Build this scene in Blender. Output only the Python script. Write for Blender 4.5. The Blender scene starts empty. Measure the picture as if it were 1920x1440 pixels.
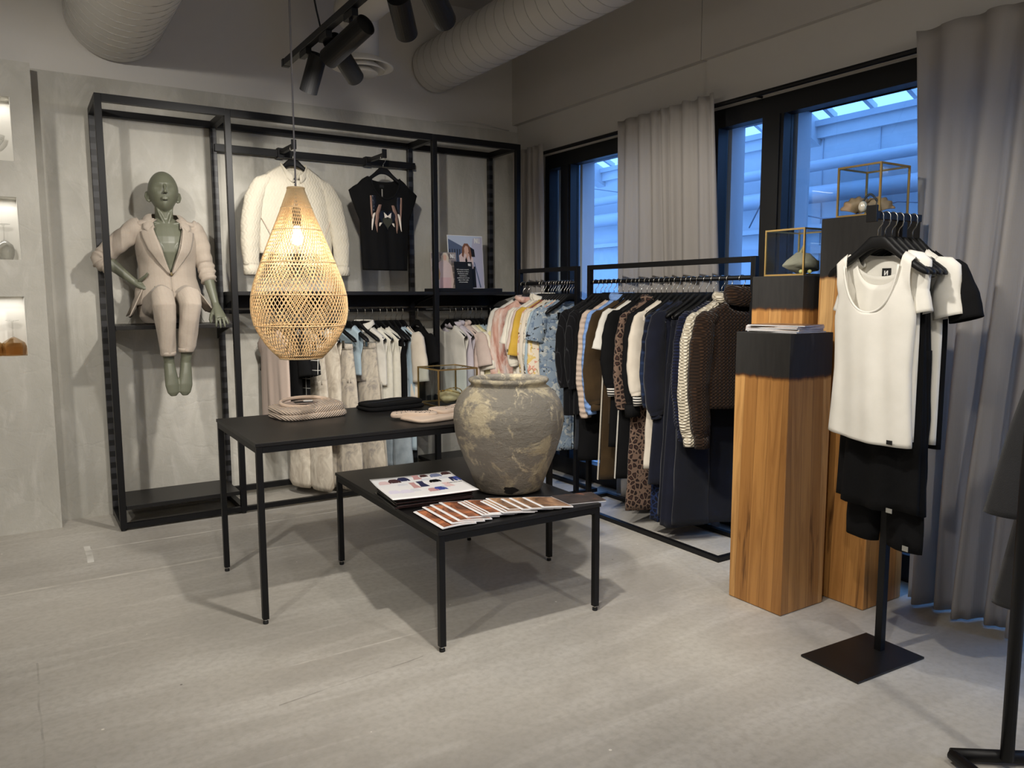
import bpy, bmesh, math, random
from mathutils import Vector, Matrix, noise

S = bpy.context.scene
COL = S.collection
R = math.radians

# ------------------------------------------------------------------ camera
def make_camera():
    f, pitch, yaw, roll = 1444.7, 0.113116, 0.568989, -0.003489
    fw = Vector((math.sin(yaw)*math.cos(pitch), math.cos(yaw)*math.cos(pitch), -math.sin(pitch)))
    r = Vector((math.cos(yaw), -math.sin(yaw), 0))
    u = r.cross(fw)
    r2 = math.cos(roll)*r + math.sin(roll)*u
    u2 = -math.sin(roll)*r + math.cos(roll)*u
    cd = bpy.data.cameras.new('camera')
    cd.sensor_fit = 'HORIZONTAL'
    cd.sensor_width = 36.0
    cd.lens = f*36.0/1920.0
    cd.clip_start = 0.05
    co = bpy.data.objects.new('camera', cd)
    M = Matrix((r2, u2, -fw)).transposed().to_4x4()
    M.translation = Vector((0, 0, 1.45))
    co.matrix_world = M
    COL.objects.link(co)
    S.camera = co
make_camera()

# ------------------------------------------------------------------ world, light, exposure
W = bpy.data.worlds.new('dusk_sky')
S.world = W
W.use_nodes = True
bg = W.node_tree.nodes['Background']
bg.inputs[0].default_value = (0.185, 0.43, 1.0, 1)
bg.inputs[1].default_value = 2.35
S.view_settings.view_transform = 'Standard'
S.view_settings.look = 'None'
S.view_settings.gamma = 1
S.view_settings.use_curve_mapping = False
S.view_settings.exposure = 0.5

WARM = (1.0, 0.948, 0.868)
def spot(name, loc, target, power, size=R(75), blend=0.6, rad=0.04, color=WARM):
    d = bpy.data.lights.new(name, 'SPOT')
    d.energy = power; d.spot_size = size; d.spot_blend = blend
    d.shadow_soft_size = rad; d.color = color
    o = bpy.data.objects.new(name, d)
    o.location = loc
    o.rotation_euler = (Vector(target)-Vector(loc)).to_track_quat('-Z', 'Y').to_euler()
    COL.objects.link(o)
    return o
def area(name, loc, rot, sx, sy, power, color=WARM):
    d = bpy.data.lights.new(name, 'AREA')
    d.shape = 'RECTANGLE'; d.size = sx; d.size_y = sy
    d.energy = power; d.color = color
    o = bpy.data.objects.new(name, d)
    o.location = loc; o.rotation_euler = rot
    COL.objects.link(o)
    return o
# track lamps of the room (the ones in view and their neighbours on the tracks behind the camera)
spot('track_lamp_light', (1.32, 3.62, 2.60), (0.8, 5.7, 1.35), 80, R(72))
spot('track_lamp_light', (1.33, 3.28, 2.50), (2.1, 5.6, 1.40), 70, R(75))
spot('track_lamp_light', (1.25, 2.90, 2.52), (3.4, 3.6, 1.15), 112, R(72))
spot('track_lamp_light', (1.35, 2.30, 2.62), (1.7, 3.3, 0.6), 82, R(85))
spot('track_lamp_light', (1.35, 1.90, 2.62), (2.9, 1.9, 1.1), 66, R(75))
spot('track_lamp_light', (-0.6, 2.6, 2.9), (0.1, 5.2, 1.3), 90, R(85))
spot('track_lamp_light', (0.4, 0.6, 2.9), (1.2, 2.6, 0.0), 60, R(100))
spot('track_lamp_light', (-1.2, 1.2, 2.9), (-0.3, 3.2, 0.0), 66, R(100))
spot('track_lamp_light', (2.2, 0.2, 2.9), (2.6, 1.6, 0.0), 48, R(95))
def point(name, loc, power, rad):
    d = bpy.data.lights.new(name, 'POINT'); d.energy = power; d.shadow_soft_size = rad; d.color = WARM
    o = bpy.data.objects.new(name, d); o.location = loc; COL.objects.link(o)
point('added_fill_light', (-1.7, 0.2, 2.7), 19, 0.25)  # pair of added fill lights without a fixture, evening out the upper walls
point('added_fill_light', (2.0, -1.2, 2.7), 19, 0.25)
area('overhead_fill_light', (0.6, 0.2, 3.7), (0, 0, 0), 3.0, 3.0, 11)  # broad dim fill added under the ceiling for general ambience, not a fixture

# ------------------------------------------------------------------ material helpers
def lin(c):
    def f(v):
        v /= 255.0
        return v/12.92 if v <= 0.04045 else ((v+0.055)/1.055)**2.4
    return (f(c[0]), f(c[1]), f(c[2]), 1.0)
MATS = {}
class NT:
    def __init__(s, name):
        s.m = bpy.data.materials.new(name); s.m.use_nodes = True
        s.t = s.m.node_tree; s.b = s.t.nodes['Principled BSDF']
        s.out = s.t.nodes['Material Output']
    def n(s, typ, **kw):
        nd = s.t.nodes.new(typ)
        for k, v in kw.items(): setattr(nd, k, v)
        return nd
    def l(s, a, b): s.t.links.new(a, b)
    def co(s, scale=(1, 1, 1), rot=(0, 0, 0), kind='Object'):
        tc = s.n('ShaderNodeTexCoord'); mp = s.n('ShaderNodeMapping')
        mp.inputs['Scale'].default_value = scale; mp.inputs['Rotation'].default_value = rot
        s.l(tc.outputs[kind], mp.inputs[0]); return mp.outputs[0]
    def noise(s, scale, detail=3, vec=None, rough=0.55, dist=0):
        nd = s.n('ShaderNodeTexNoise'); nd.inputs['Scale'].default_value = scale
        nd.inputs['Detail'].default_value = detail; nd.inputs['Roughness'].default_value = rough
        nd.inputs['Distortion'].default_value = dist
        s.l(vec if vec else s.co(), nd.inputs['Vector']); return nd.outputs['Fac']
    def ramp(s, fac, stops, interp='LINEAR'):
        nd = s.n('ShaderNodeValToRGB'); cr = nd.color_ramp; cr.interpolation = interp
        while len(cr.elements) < len(stops): cr.elements.new(0.5)
        for e, (p, c) in zip(cr.elements, stops):
            e.position = p; e.color = c if len(c) == 4 else lin(c)
        s.l(fac, nd.inputs[0]); return nd.outputs[0]
    def bw(s, fac, a, b):
        return s.ramp(fac, [(a, (0, 0, 0, 1)), (b, (1, 1, 1, 1))])
    def mix(s, fac, a, b, mode='MIX'):
        nd = s.n('ShaderNodeMix', data_type='RGBA', blend_type=mode)
        for v, i in ((fac, 0), (a, 6), (b, 7)):
            if isinstance(v, (int, float)): nd.inputs[i].default_value = v
            elif isinstance(v, tuple): nd.inputs[i].default_value = v if len(v) == 4 else lin(v)
            else: s.l(v, nd.inputs[i])
        return nd.outputs[2]
    def math(s, op, a, b=0.0, c=0.0):
        nd = s.n('ShaderNodeMath', operation=op)
        for i, v in enumerate((a, b, c)):
            if isinstance(v, (int, float)): nd.inputs[i].default_value = v
            else: s.l(v, nd.inputs[i])
        return nd.outputs[0]
    def sep(s, vec=None):
        nd = s.n('ShaderNodeSeparateXYZ'); s.l(vec if vec else s.co(), nd.inputs[0]); return nd.outputs
    def wave(s, scale, vec=None, dist=0, detail=0, typ='BANDS', dirn='X', profile='SIN'):
        nd = s.n('ShaderNodeTexWave', wave_type=typ, wave_profile=profile)
        if typ == 'BANDS': nd.bands_direction = dirn
        nd.inputs['Scale'].default_value = scale; nd.inputs['Distortion'].default_value = dist
        nd.inputs['Detail'].default_value = detail
        s.l(vec if vec else s.co(), nd.inputs['Vector']); return nd.outputs['Fac']
    def color(s, c):
        if isinstance(c, tuple): s.b.inputs['Base Color'].default_value = c if len(c) == 4 else lin(c)
        else: s.l(c, s.b.inputs['Base Color'])
    def set(s, rough=0.7, metal=0.0, spec=None, sheen=0.0, emit=None, emit_s=0.0):
        s.b.inputs['Roughness'].default_value = rough; s.b.inputs['Metallic'].default_value = metal
        if spec is not None: s.b.inputs['Specular IOR Level'].default_value = spec
        if sheen: s.b.inputs['Sheen Weight'].default_value = sheen
        if emit:
            s.b.inputs['Emission Color'].default_value = lin(emit); s.b.inputs['Emission Strength'].default_value = emit_s
    def bump(s, h, strength=0.3, dist=0.01):
        nd = s.n('ShaderNodeBump'); nd.inputs['Strength'].default_value = strength; nd.inputs['Distance'].default_value = dist
        s.l(h, nd.inputs['Height']); s.l(nd.outputs[0], s.b.inputs['Normal'])
def M_(name): return MATS[name]
def plain(name, c, rough=0.6, metal=0.0, var=0.0, bump=0.0, bscale=60, spec=None, sheen=0.0):
    t = NT(name)
    if var:
        c2 = tuple(max(0, min(255, v*(1-var))) for v in c)
        t.color(t.mix(t.noise(9, 4), c, c2))
    else: t.color(c)
    t.set(rough, metal, spec, sheen)
    if bump: t.bump(t.noise(bscale, 3), bump, 0.004)
    MATS[name] = t.m
    return t.m
def cloth(name, c, c2=None, scale=7, bump=0.25, rough=0.9, sheen=0.15, rib=0):
    t = NT(name)
    c2 = c2 or tuple(v*0.88 for v in c)
    t.color(t.mix(t.bw(t.noise(scale, 4), 0.35, 0.65), c, c2)); t.set(rough, 0, 0.25, sheen)
    if rib:
        h = t.wave(rib, dirn='Z'); t.bump(h, 0.7, 0.006)
    else:
        h = t.mix(0.5, t.noise(14, 3), t.noise(260, 2)); t.bump(h, bump, 0.006)
    MATS[name] = t.m
    return t.m

# ------------------------------------------------------------------ mesh helpers
def OFF(p):
    while p.parent is not None: p = p.parent
    return Vector(ORG.get(p, (0, 0, 0)))
ORG = {}
class MB:
    def __init__(s): s.v = []; s.f = []
    def add(s, vs, fs):
        o = len(s.v); s.v += [Vector(v) for v in vs]; s.f += [tuple(i+o for i in f) for f in fs]; return s
    def box(s, a, b, M=None):
        x0, y0, z0 = a; x1, y1, z1 = b
        vs = [Vector((x, y, z)) for z in (z0, z1) for y in (y0, y1) for x in (x0, x1)]
        if M: vs = [M @ v for v in vs]
        return s.add(vs, [(0, 2, 3, 1), (4, 5, 7, 6), (0, 1, 5, 4), (2, 6, 7, 3), (0, 4, 6, 2), (1, 3, 7, 5)])
    def cbox(s, c, sz, M=None):
        return s.box([c[i]-sz[i]/2 for i in range(3)], [c[i]+sz[i]/2 for i in range(3)], M)
    def rings(s, rings, cap0=True, cap1=True, close=True):
        n = len(rings[0]); vs = [v for r in rings for v in r]; fs = []
        m = n if close else n-1
        for i in range(len(rings)-1):
            for j in range(m):
                k = (j+1) % n
                fs.append((i*n+j, i*n+k, (i+1)*n+k, (i+1)*n+j))
        if close and cap0: fs.append(tuple(range(n-1, -1, -1)))
        if close and cap1: fs.append(tuple((len(rings)-1)*n+j for j in range(n)))
        return s.add(vs, fs)
    def tube(s, pts, r, n=8, ry=None, up=None, cap=True, closed=False, wob=None):
        """Sweep an ellipse (r across, ry along the second axis) along pts; r may be a list."""
        pts = [Vector(p) for p in pts]; rings = []
        L = len(pts); N = up.copy() if up else None
        for i, p in enumerate(pts):
            a = pts[(i-1) % L] if (closed or i > 0) else p
            b = pts[(i+1) % L] if (closed or i < L-1) else p
            t = (b-a).normalized()
            if N is None:
                N = Vector((0, 0, 1)) if abs(t.z) < 0.9 else Vector((1, 0, 0))
            N = (N - t*N.dot(t))
            if N.length < 1e-5: N = t.orthogonal()
            N.normalize(); B = t.cross(N)
            ra = r[i] if isinstance(r, (list, tuple)) else r
            rb = (ry[i] if isinstance(ry, (list, tuple)) else ry) if ry is not None else ra
            ring = []
            for k in range(n):
                th = 2*math.pi*k/n
                w = wob(i, th) if wob else 0.0
                ring.append(p + B*(math.cos(th)*(ra+w)) + N*(math.sin(th)*(rb+w)))
            rings.append(ring)
        if closed: rings.append(rings[0]); return s.rings(rings, False, False)
        return s.rings(rings, cap, cap)
    def lathe(s, prof, c=(0, 0, 0), n=32, cap0=True, cap1=True, f=None):
        rings = []
        for (r, z) in prof:
            ring = []
            for k in range(n):
                th = 2*math.pi*k/n
                rr = r*(f(th, z) if f else 1.0)
                ring.append(Vector((c[0]+rr*math.cos(th), c[1]+rr*math.sin(th), c[2]+z)))
            rings.append(ring)
        return s.rings(rings, cap0, cap1)
    def grid(s, fn, nu, nv, wrap=False):
        vs = [fn(i/(nu-1) if not wrap else i/nu, j/(nv-1)) for j in range(nv) for i in range(nu)]
        fs = []
        for j in range(nv-1):
            for i in range(nu if wrap else nu-1):
                k = (i+1) % nu
                fs.append((j*nu+i, j*nu+k, (j+1)*nu+k, (j+1)*nu+i))
        return s.add(vs, fs)
    def prism(s, poly, z0, z1, M=None):
        """poly: list of (x, y); extruded z0..z1, optionally transformed."""
        n = len(poly)
        vs = [Vector((x, y, z0)) for x, y in poly]+[Vector((x, y, z1)) for x, y in poly]
        if M: vs = [M @ v for v in vs]
        return s.add(vs, [tuple(range(n-1, -1, -1)), tuple(range(n, 2*n))]+[(i, (i+1) % n, n+(i+1) % n, n+i) for i in range(n)])
    def ball(s, c, r, n=12, m=8):
        rings = []
        rx, ry, rz = r if isinstance(r, (tuple, list)) else (r, r, r)
        for i in range(m+1):
            ph = -math.pi/2+math.pi*i/m
            cr = max(math.cos(ph), 0.02)
            rings.append([Vector((c[0]+rx*cr*math.cos(2*math.pi*k/n), c[1]+ry*cr*math.sin(2*math.pi*k/n), c[2]+rz*math.sin(ph))) for k in range(n)])
        return s.rings(rings)
    def xf(s, M): s.v = [M @ v for v in s.v]; return s
    def build(s, name, mat, parent=None, smooth=False, bevel=0, solid=0, sub=0, weld=0, mats=None, keep=False):
        me = bpy.data.meshes.new(name)
        off = Vector((0, 0, 0))
        if parent is not None and not keep:
            off = OFF(parent)
        me.from_pydata([v-off for v in s.v], [], s.f)
        bm = bmesh.new(); bm.from_mesh(me)
        if weld: bmesh.ops.remove_doubles(bm, verts=bm.verts, dist=weld)
        bmesh.ops.recalc_face_normals(bm, faces=bm.faces)
        bm.to_mesh(me); bm.free()
        if smooth:
            for p in me.polygons: p.use_smooth = True
        o = bpy.data.objects.new(name, me)
        me.materials.append(MATS[mat] if isinstance(mat, str) else mat)
        for mm in (mats or []): me.materials.append(MATS[mm])
        COL.objects.link(o)
        if parent is not None: o.parent = parent
        if bevel:
            b = o.modifiers.new('bevel', 'BEVEL'); b.width = bevel; b.segments = 2; b.limit_method = 'ANGLE'
        if solid:
            b = o.modifiers.new('solid', 'SOLIDIFY'); b.thickness = solid; b.offset = 0
        if sub:
            b = o.modifiers.new('sub', 'SUBSURF'); b.levels = sub; b.render_levels = sub
        return o

def tag(o, label=None, cat=None, group=None, kind=None):
    if label: o['label'] = label
    if cat: o['category'] = cat
    if group: o['group'] = group
    if kind: o['kind'] = kind
    return o
def thing(name, label, cat, loc=(0, 0, 0), group=None, rz=0.0):
    o = bpy.data.objects.new(name, None); COL.objects.link(o)
    o.empty_display_size = 0.05
    o.location = loc; o.rotation_euler = (0, 0, rz)
    ORG[o] = tuple(loc)
    return tag(o, label, cat, group)
def local(name, label, cat, group=None):
    o = bpy.data.objects.new(name, None); COL.objects.link(o); o.empty_display_size = 0.05
    return tag(o, label, cat, group)
def children(o): return [c for c in bpy.data.objects if c.parent is o]
KIDS = {}
def copy_tree(o, parent=None):
    if o not in KIDS: KIDS[o] = children(o)
    c = o.copy(); COL.objects.link(c)
    if parent: c.parent = parent
    for ch in KIDS[o]: copy_tree(ch, c)
    return c
def struct(o): o['kind'] = 'structure'; return o
def label(o, s): o['label'] = s; return o
def lerp(a, b, t): return a+(b-a)*t
def interp(tab, x):
    if x <= tab[0][0]: return tab[0][1]
    for (a, va), (b, vb) in zip(tab, tab[1:]):
        if x <= b:
            t = (x-a)/(b-a); return va+(vb-va)*t
    return tab[-1][1]
def text(body, size, M, mat, parent, name='lettering', ext=0.0006, bold=False):
    cu = bpy.data.curves.new(name, 'FONT'); cu.body = body; cu.size = size; cu.extrude = ext
    cu.align_x = 'CENTER'; cu.align_y = 'CENTER'
    if bold: cu.offset = size*0.015
    o = bpy.data.objects.new(name, cu)
    cu.materials.append(MATS[mat])
    COL.objects.link(o)
    off = OFF(parent) if parent else Vector((0, 0, 0))
    o.matrix_world = Matrix.Translation(-off) @ M
    bpy.context.view_layer.update()
    me = bpy.data.meshes.new_from_object(o.evaluated_get(bpy.context.evaluated_depsgraph_get()))
    mw = o.matrix_world.copy(); bpy.data.objects.remove(o)
    o = bpy.data.objects.new(name, me); COL.objects.link(o)
    if not me.materials: me.materials.append(MATS[mat])
    o.parent = parent; o.matrix_local = mw
    return o
# ------------------------------------------------------------------ materials: setting
def setting_materials():
    t = NT('concrete_floor')
    big = t.noise(0.9, 5, dist=0.6)
    col = t.ramp(big, [(0.28, (160, 155, 147)), (0.5, (178, 173, 164)), (0.72, (193, 189, 180))])
    st = t.noise(1.0, 5, t.co((0.8, 5.0, 1), (0, 0, R(8))), 0.6, 0.8)
    col = t.mix(t.math('MULTIPLY', t.bw(st, 0.48, 0.68), 0.5), col, (208, 204, 196))
    fine = t.noise(38, 6)
    col = t.mix(t.math('MULTIPLY', t.bw(fine, 0.42, 0.72), 0.42), col, (150, 144, 134))
    spk = t.n('ShaderNodeTexVoronoi'); spk.inputs['Scale'].default_value = 5.5; t.l(t.co(), spk.inputs['Vector'])
    sp = t.math('LESS_THAN', spk.outputs['Distance'], 0.03)
    rnd = t.n('ShaderNodeTexWhiteNoise'); t.l(spk.outputs['Position'], rnd.inputs['Vector'])
    col = t.mix(t.math('MULTIPLY', sp, t.math('GREATER_THAN', rnd.outputs['Value'], 0.6)), col, (222, 216, 204))
    spk2 = t.n('ShaderNodeTexVoronoi'); spk2.inputs['Scale'].default_value = 3.1; t.l(t.co(), spk2.inputs['Vector'])
    col = t.mix(t.math('MULTIPLY', t.math('LESS_THAN', spk2.outputs['Distance'], 0.016), 0.7), col, (70, 66, 62))
    xyz = t.sep()
    wob = t.math('MULTIPLY', t.math('SUBTRACT', t.noise(3, 4), 0.5), 0.03)
    def line(axis, pos, w, c, amt, lo=None, hi=None, slope=0.0):
        nonlocal col
        oth = xyz[1-axis]
        p = t.math('ADD', t.math('SUBTRACT', xyz[axis], pos), t.math('ADD', wob, t.math('MULTIPLY', oth, slope)))
        m = t.math('LESS_THAN', t.math('ABSOLUTE', p), w)
        if lo is not None:
            m = t.math('MULTIPLY', m, t.math('MULTIPLY', t.math('GREATER_THAN', oth, lo), t.math('LESS_THAN', oth, hi)))
        brk = t.bw(t.noise(6, 4), 0.35, 0.6)
        col = t.mix(t.math('MULTIPLY', t.math('MULTIPLY', m, brk), amt), col, c)
    line(1, 4.96, 0.010, (226, 222, 213), 0.75, 0.25, 2.6)      # tape trace along the rack
    line(0, 0.26, 0.016, (232, 229, 221), 0.9, 4.72, 5.05)
    line(1, 4.42, 0.012, (214, 209, 198), 0.6, -2, 2.0, 0.0)
    line(1, 2.92, 0.005, (216, 212, 203), 0.6, 0.8, 1.5)
    line(0, -0.02, 0.0035, (120, 114, 105), 0.4, 1.5, 3.5)
    line(0, 0.12, 0.003, (130, 124, 115), 0.35, 1.2, 2.6)
    line(1, 2.58, 0.003, (110, 104, 97), 0.6, 0.7, 1.3, -0.1)
    t.color(col); t.set(0.42, 0, 0.4)
    rg = t.n('ShaderNodeMapRange'); t.l(big, rg.inputs[0]); rg.inputs[3].default_value = 0.32; rg.inputs[4].default_value = 0.55
    t.l(rg.outputs[0], t.b.inputs['Roughness'])
    t.bump(t.mix(0.5, fine, t.noise(7, 5)), 0.06, 0.01)
    MATS['concrete_floor'] = t.m

    t = NT('trowelled_plaster')
    a = t.noise(1.6, 5, t.co((1, 1, 0.7)), 0.6, 0.8)
    b = t.noise(5, 6, t.co((1, 1, 0.35)), 0.62, 1.5)
    col = t.ramp(a, [(0.3, (166, 163, 154)), (0.55, (183, 180, 171)), (0.75, (194, 191, 182))])
    col = t.mix(t.math('MULTIPLY', t.bw(b, 0.5, 0.66), 0.4), col, (206, 203, 195))
    t.color(col); t.set(0.78, 0, 0.3)
    v = t.n('ShaderNodeTexVoronoi', feature='DISTANCE_TO_EDGE'); v.inputs['Scale'].default_value = 2.3
    dn = t.n('ShaderNodeMix', data_type='VECTOR'); dn.inputs[0].default_value = 0.35
    nz = t.n('ShaderNodeTexNoise'); nz.inputs['Scale'].default_value = 3; nz.inputs['Detail'].default_value = 5
    t.l(t.co(), nz.inputs['Vector']); t.l(t.co((1, 1, 1.6)), dn.inputs[4]); t.l(nz.outputs['Color'], dn.inputs[5])
    t.l(dn.outputs[1], v.inputs['Vector'])
    crk = t.bw(v.outputs['Distance'], 0.0, 0.03)
    h = t.mix(0.13, t.mix(0.5, b, t.noise(12, 6, None, 0.65, 2.0)), crk)
    t.bump(h, 0.5, 0.016)
    MATS['trowelled_plaster'] = t.m

    plain('white_wall_paint', (206, 202, 195), 0.75, var=0.02, bump=0.03, bscale=40)
    plain('white_soffit_paint', (198, 193, 186), 0.7, var=0.02)
    plain('ceiling_paint', (190, 186, 180), 0.85)
    plain('niche_white', (226, 223, 215), 0.7)
    plain('black_window_frame', (14, 15, 18), 0.4)
    plain('white_outer_frame', (205, 208, 214), 0.6, var=0.03)
    plain('facade_white', (214, 216, 220), 0.7, var=0.05)
    plain('facade_dark_glass', (58, 70, 92), 0.2)
    plain('facade_pipe', (196, 200, 208), 0.7)
    plain('cable_grey', (120, 126, 138), 0.5)
    plain('seam_dark', (40, 38, 36), 0.8)
    t = NT('window_glass')
    t.t.nodes.remove(t.b)
    tr = t.n('ShaderNodeBsdfTransparent'); gl = t.n('ShaderNodeBsdfGlossy'); gl.inputs['Roughness'].default_value = 0.01
    fr = t.n('ShaderNodeFresnel'); fr.inputs['IOR'].default_value = 1.5
    tr.inputs[0].default_value = (0.93, 0.96, 0.97, 1)
    mx = t.n('ShaderNodeMixShader'); gm = t.n('ShaderNodeNewGeometry'); t.l(t.math('MULTIPLY', fr.outputs[0], t.math('SUBTRACT', 1.0, gm.outputs['Backfacing'])), mx.inputs[0]); t.l(tr.outputs[0], mx.inputs[1]); t.l(gl.outputs[0], mx.inputs[2])
    t.l(mx.outputs[0], t.out.inputs[0])
    MATS['window_glass'] = t.m
setting_materials()

# ------------------------------------------------------------------ room shell
WX, WY, CZ = 3.73, 5.725, 3.78          # window wall plane, back wall plane, ceiling
def room():
    struct(MB().box((-4.2, -3.2, -0.12), (3.95, 5.9, 0.0)).build('floor', 'concrete_floor'))
    struct(MB().box((-4.2, -3.2, CZ), (3.95, 5.9, CZ+0.1)).build('ceiling', 'ceiling_paint'))
    struct(MB().box((-4.2, WY, 0), (WX+0.2, 5.9, 2.85)).build('wall_back', 'trowelled_plaster'))
    struct(MB().box((-4.2, WY+0.012, 2.85), (WX+0.2, 5.9, CZ)).build('wall_back_upper', 'white_wall_paint'))
    struct(MB().box((-4.3, -3.2, 0), (-4.2, 5.9, CZ)).build('wall_left', 'white_wall_paint'))
    struct(MB().box((-4.3, -3.3, 0), (3.95, -3.2, CZ)).build('wall_front', 'white_wall_paint'))
    # window wall: solid above the glazing, at the two ends and low sill
    w = MB()
    w.box((WX, -3.2, 2.58), (WX+0.22, WY+0.05, CZ))
    w.box((WX, 5.30, 0), (WX+0.22, WY+0.05, 2.58))
    w.box((WX, -3.2, 0), (WX+0.22, -1.0, 2.58))
    w.box((WX, 3.50, 0), (WX+0.22, 3.95, 2.58))
    struct(w.build('wall_right', 'white_wall_paint'))
    # soffit boards above the windows with their seams, a hand's breadth proud of the wall
    s = MB()
    s.box((WX-0.05, 3.565, 2.905), (WX, WY+0.01, CZ), None)
    s.box((WX-0.05, -3.2, 2.905), (WX, 3.56, CZ))
    struct(s.build('trim_soffit_board', 'white_soffit_paint'))
    struct(MB().box((WX-0.012, -3.2, 2.60), (WX, 3.545, 2.905)).build('trim_wall_board', 'white_wall_paint'))
    # pier with three niches left
    x0, x1, yf = -1.2, 0.157, 5.559
    nx0, nx1 = -0.62, 0.045
    zs = [(1.10, 1.46), (1.68, 2.05), (2.26, 2.63)]
    p = MB()
    p.box((x0, yf, 0), (nx0, WY, 2.84)); p.box((nx1, yf, 0), (x1, WY, 2.84))
    zz = [0]+[v for z in zs for v in z]+[2.84]
    for i in range(0, len(zz), 2): p.box((nx0, yf, zz[i]), (nx1, WY, zz[i+1]))
    struct(p.build('wall_pier', 'trowelled_plaster'))
    n = MB()
    for a, b in zs:
        n.box((nx0, WY-0.012, a), (nx1, WY-0.004, b))
        n.box((nx1-0.004, yf+0.004, a), (nx1-0.0005, WY-0.012, b))
    struct(n.build('trim_niche_lining', 'niche_white'))
    for a, b in zs:
        l = area('niche_lamp_light', ((nx0+nx1)/2+0.1, yf+0.09, b-0.01), (0, 0, 0), 0.5, 0.05, 0.42, (1, .97, .92))
room()

def windows():
    def win(name, y0, y1, mull):
        root = struct(thing(name, None, None, (WX, y0, 0)))
        xf0, xf1 = WX-0.01, WX+0.075
        fr = MB()
        fr.box((xf0, y0, 2.475), (xf1, y1, 2.585)); fr.box((xf0, y0, 0.0), (xf1, y1, 0.14))
        fr.box((xf0, y0, 0.14), (xf1, y0+0.06, 2.475)); fr.box((xf0, y1-0.06, 0.14), (xf1, y1, 2.475))
        fr.build('window_frame', 'black_window_frame', root)
        ed = [y0+0.06]
        for m0, m1 in mull:
            k = MB().box((xf0, m0, 0.14), (xf1, m1, 2.475)).box((xf0-0.012, m0+0.02, 0.14), (xf0, (m0+m1)/2-0.008, 2.475))
            k.build('mullion', 'black_window_frame', root)
            ed += [m0, m1]
        ed.append(y1-0.06)
        for a, b in zip(ed[::2], ed[1::2]):
            MB().box((WX+0.05, a, 0.14), (WX+0.062, b, 2.475)).build('glass_pane', 'window_glass', root)
            o = MB()      # the white painted outer frame seen through the pane
            o.box((WX+0.10, a-0.02, 0.0), (WX+0.22, a+0.012, 2.575)); o.box((WX+0.10, b-0.012, 0.0), (WX+0.22, b+0.02, 2.575))
            o.box((WX+0.10, a, 2.502), (WX+0.22, b, 2.575)); o.box((WX+0.10, a, 0.0), (WX+0.22, b, 0.10))
            o.build('outer_frame', 'white_outer_frame', root)
    win('window_1', 3.95, 5.30, [(4.955, 5.085)])
    win('window_2', -1.0, 3.50, [(2.955, 3.105), (1.00, 1.15)])
windows()

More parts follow.
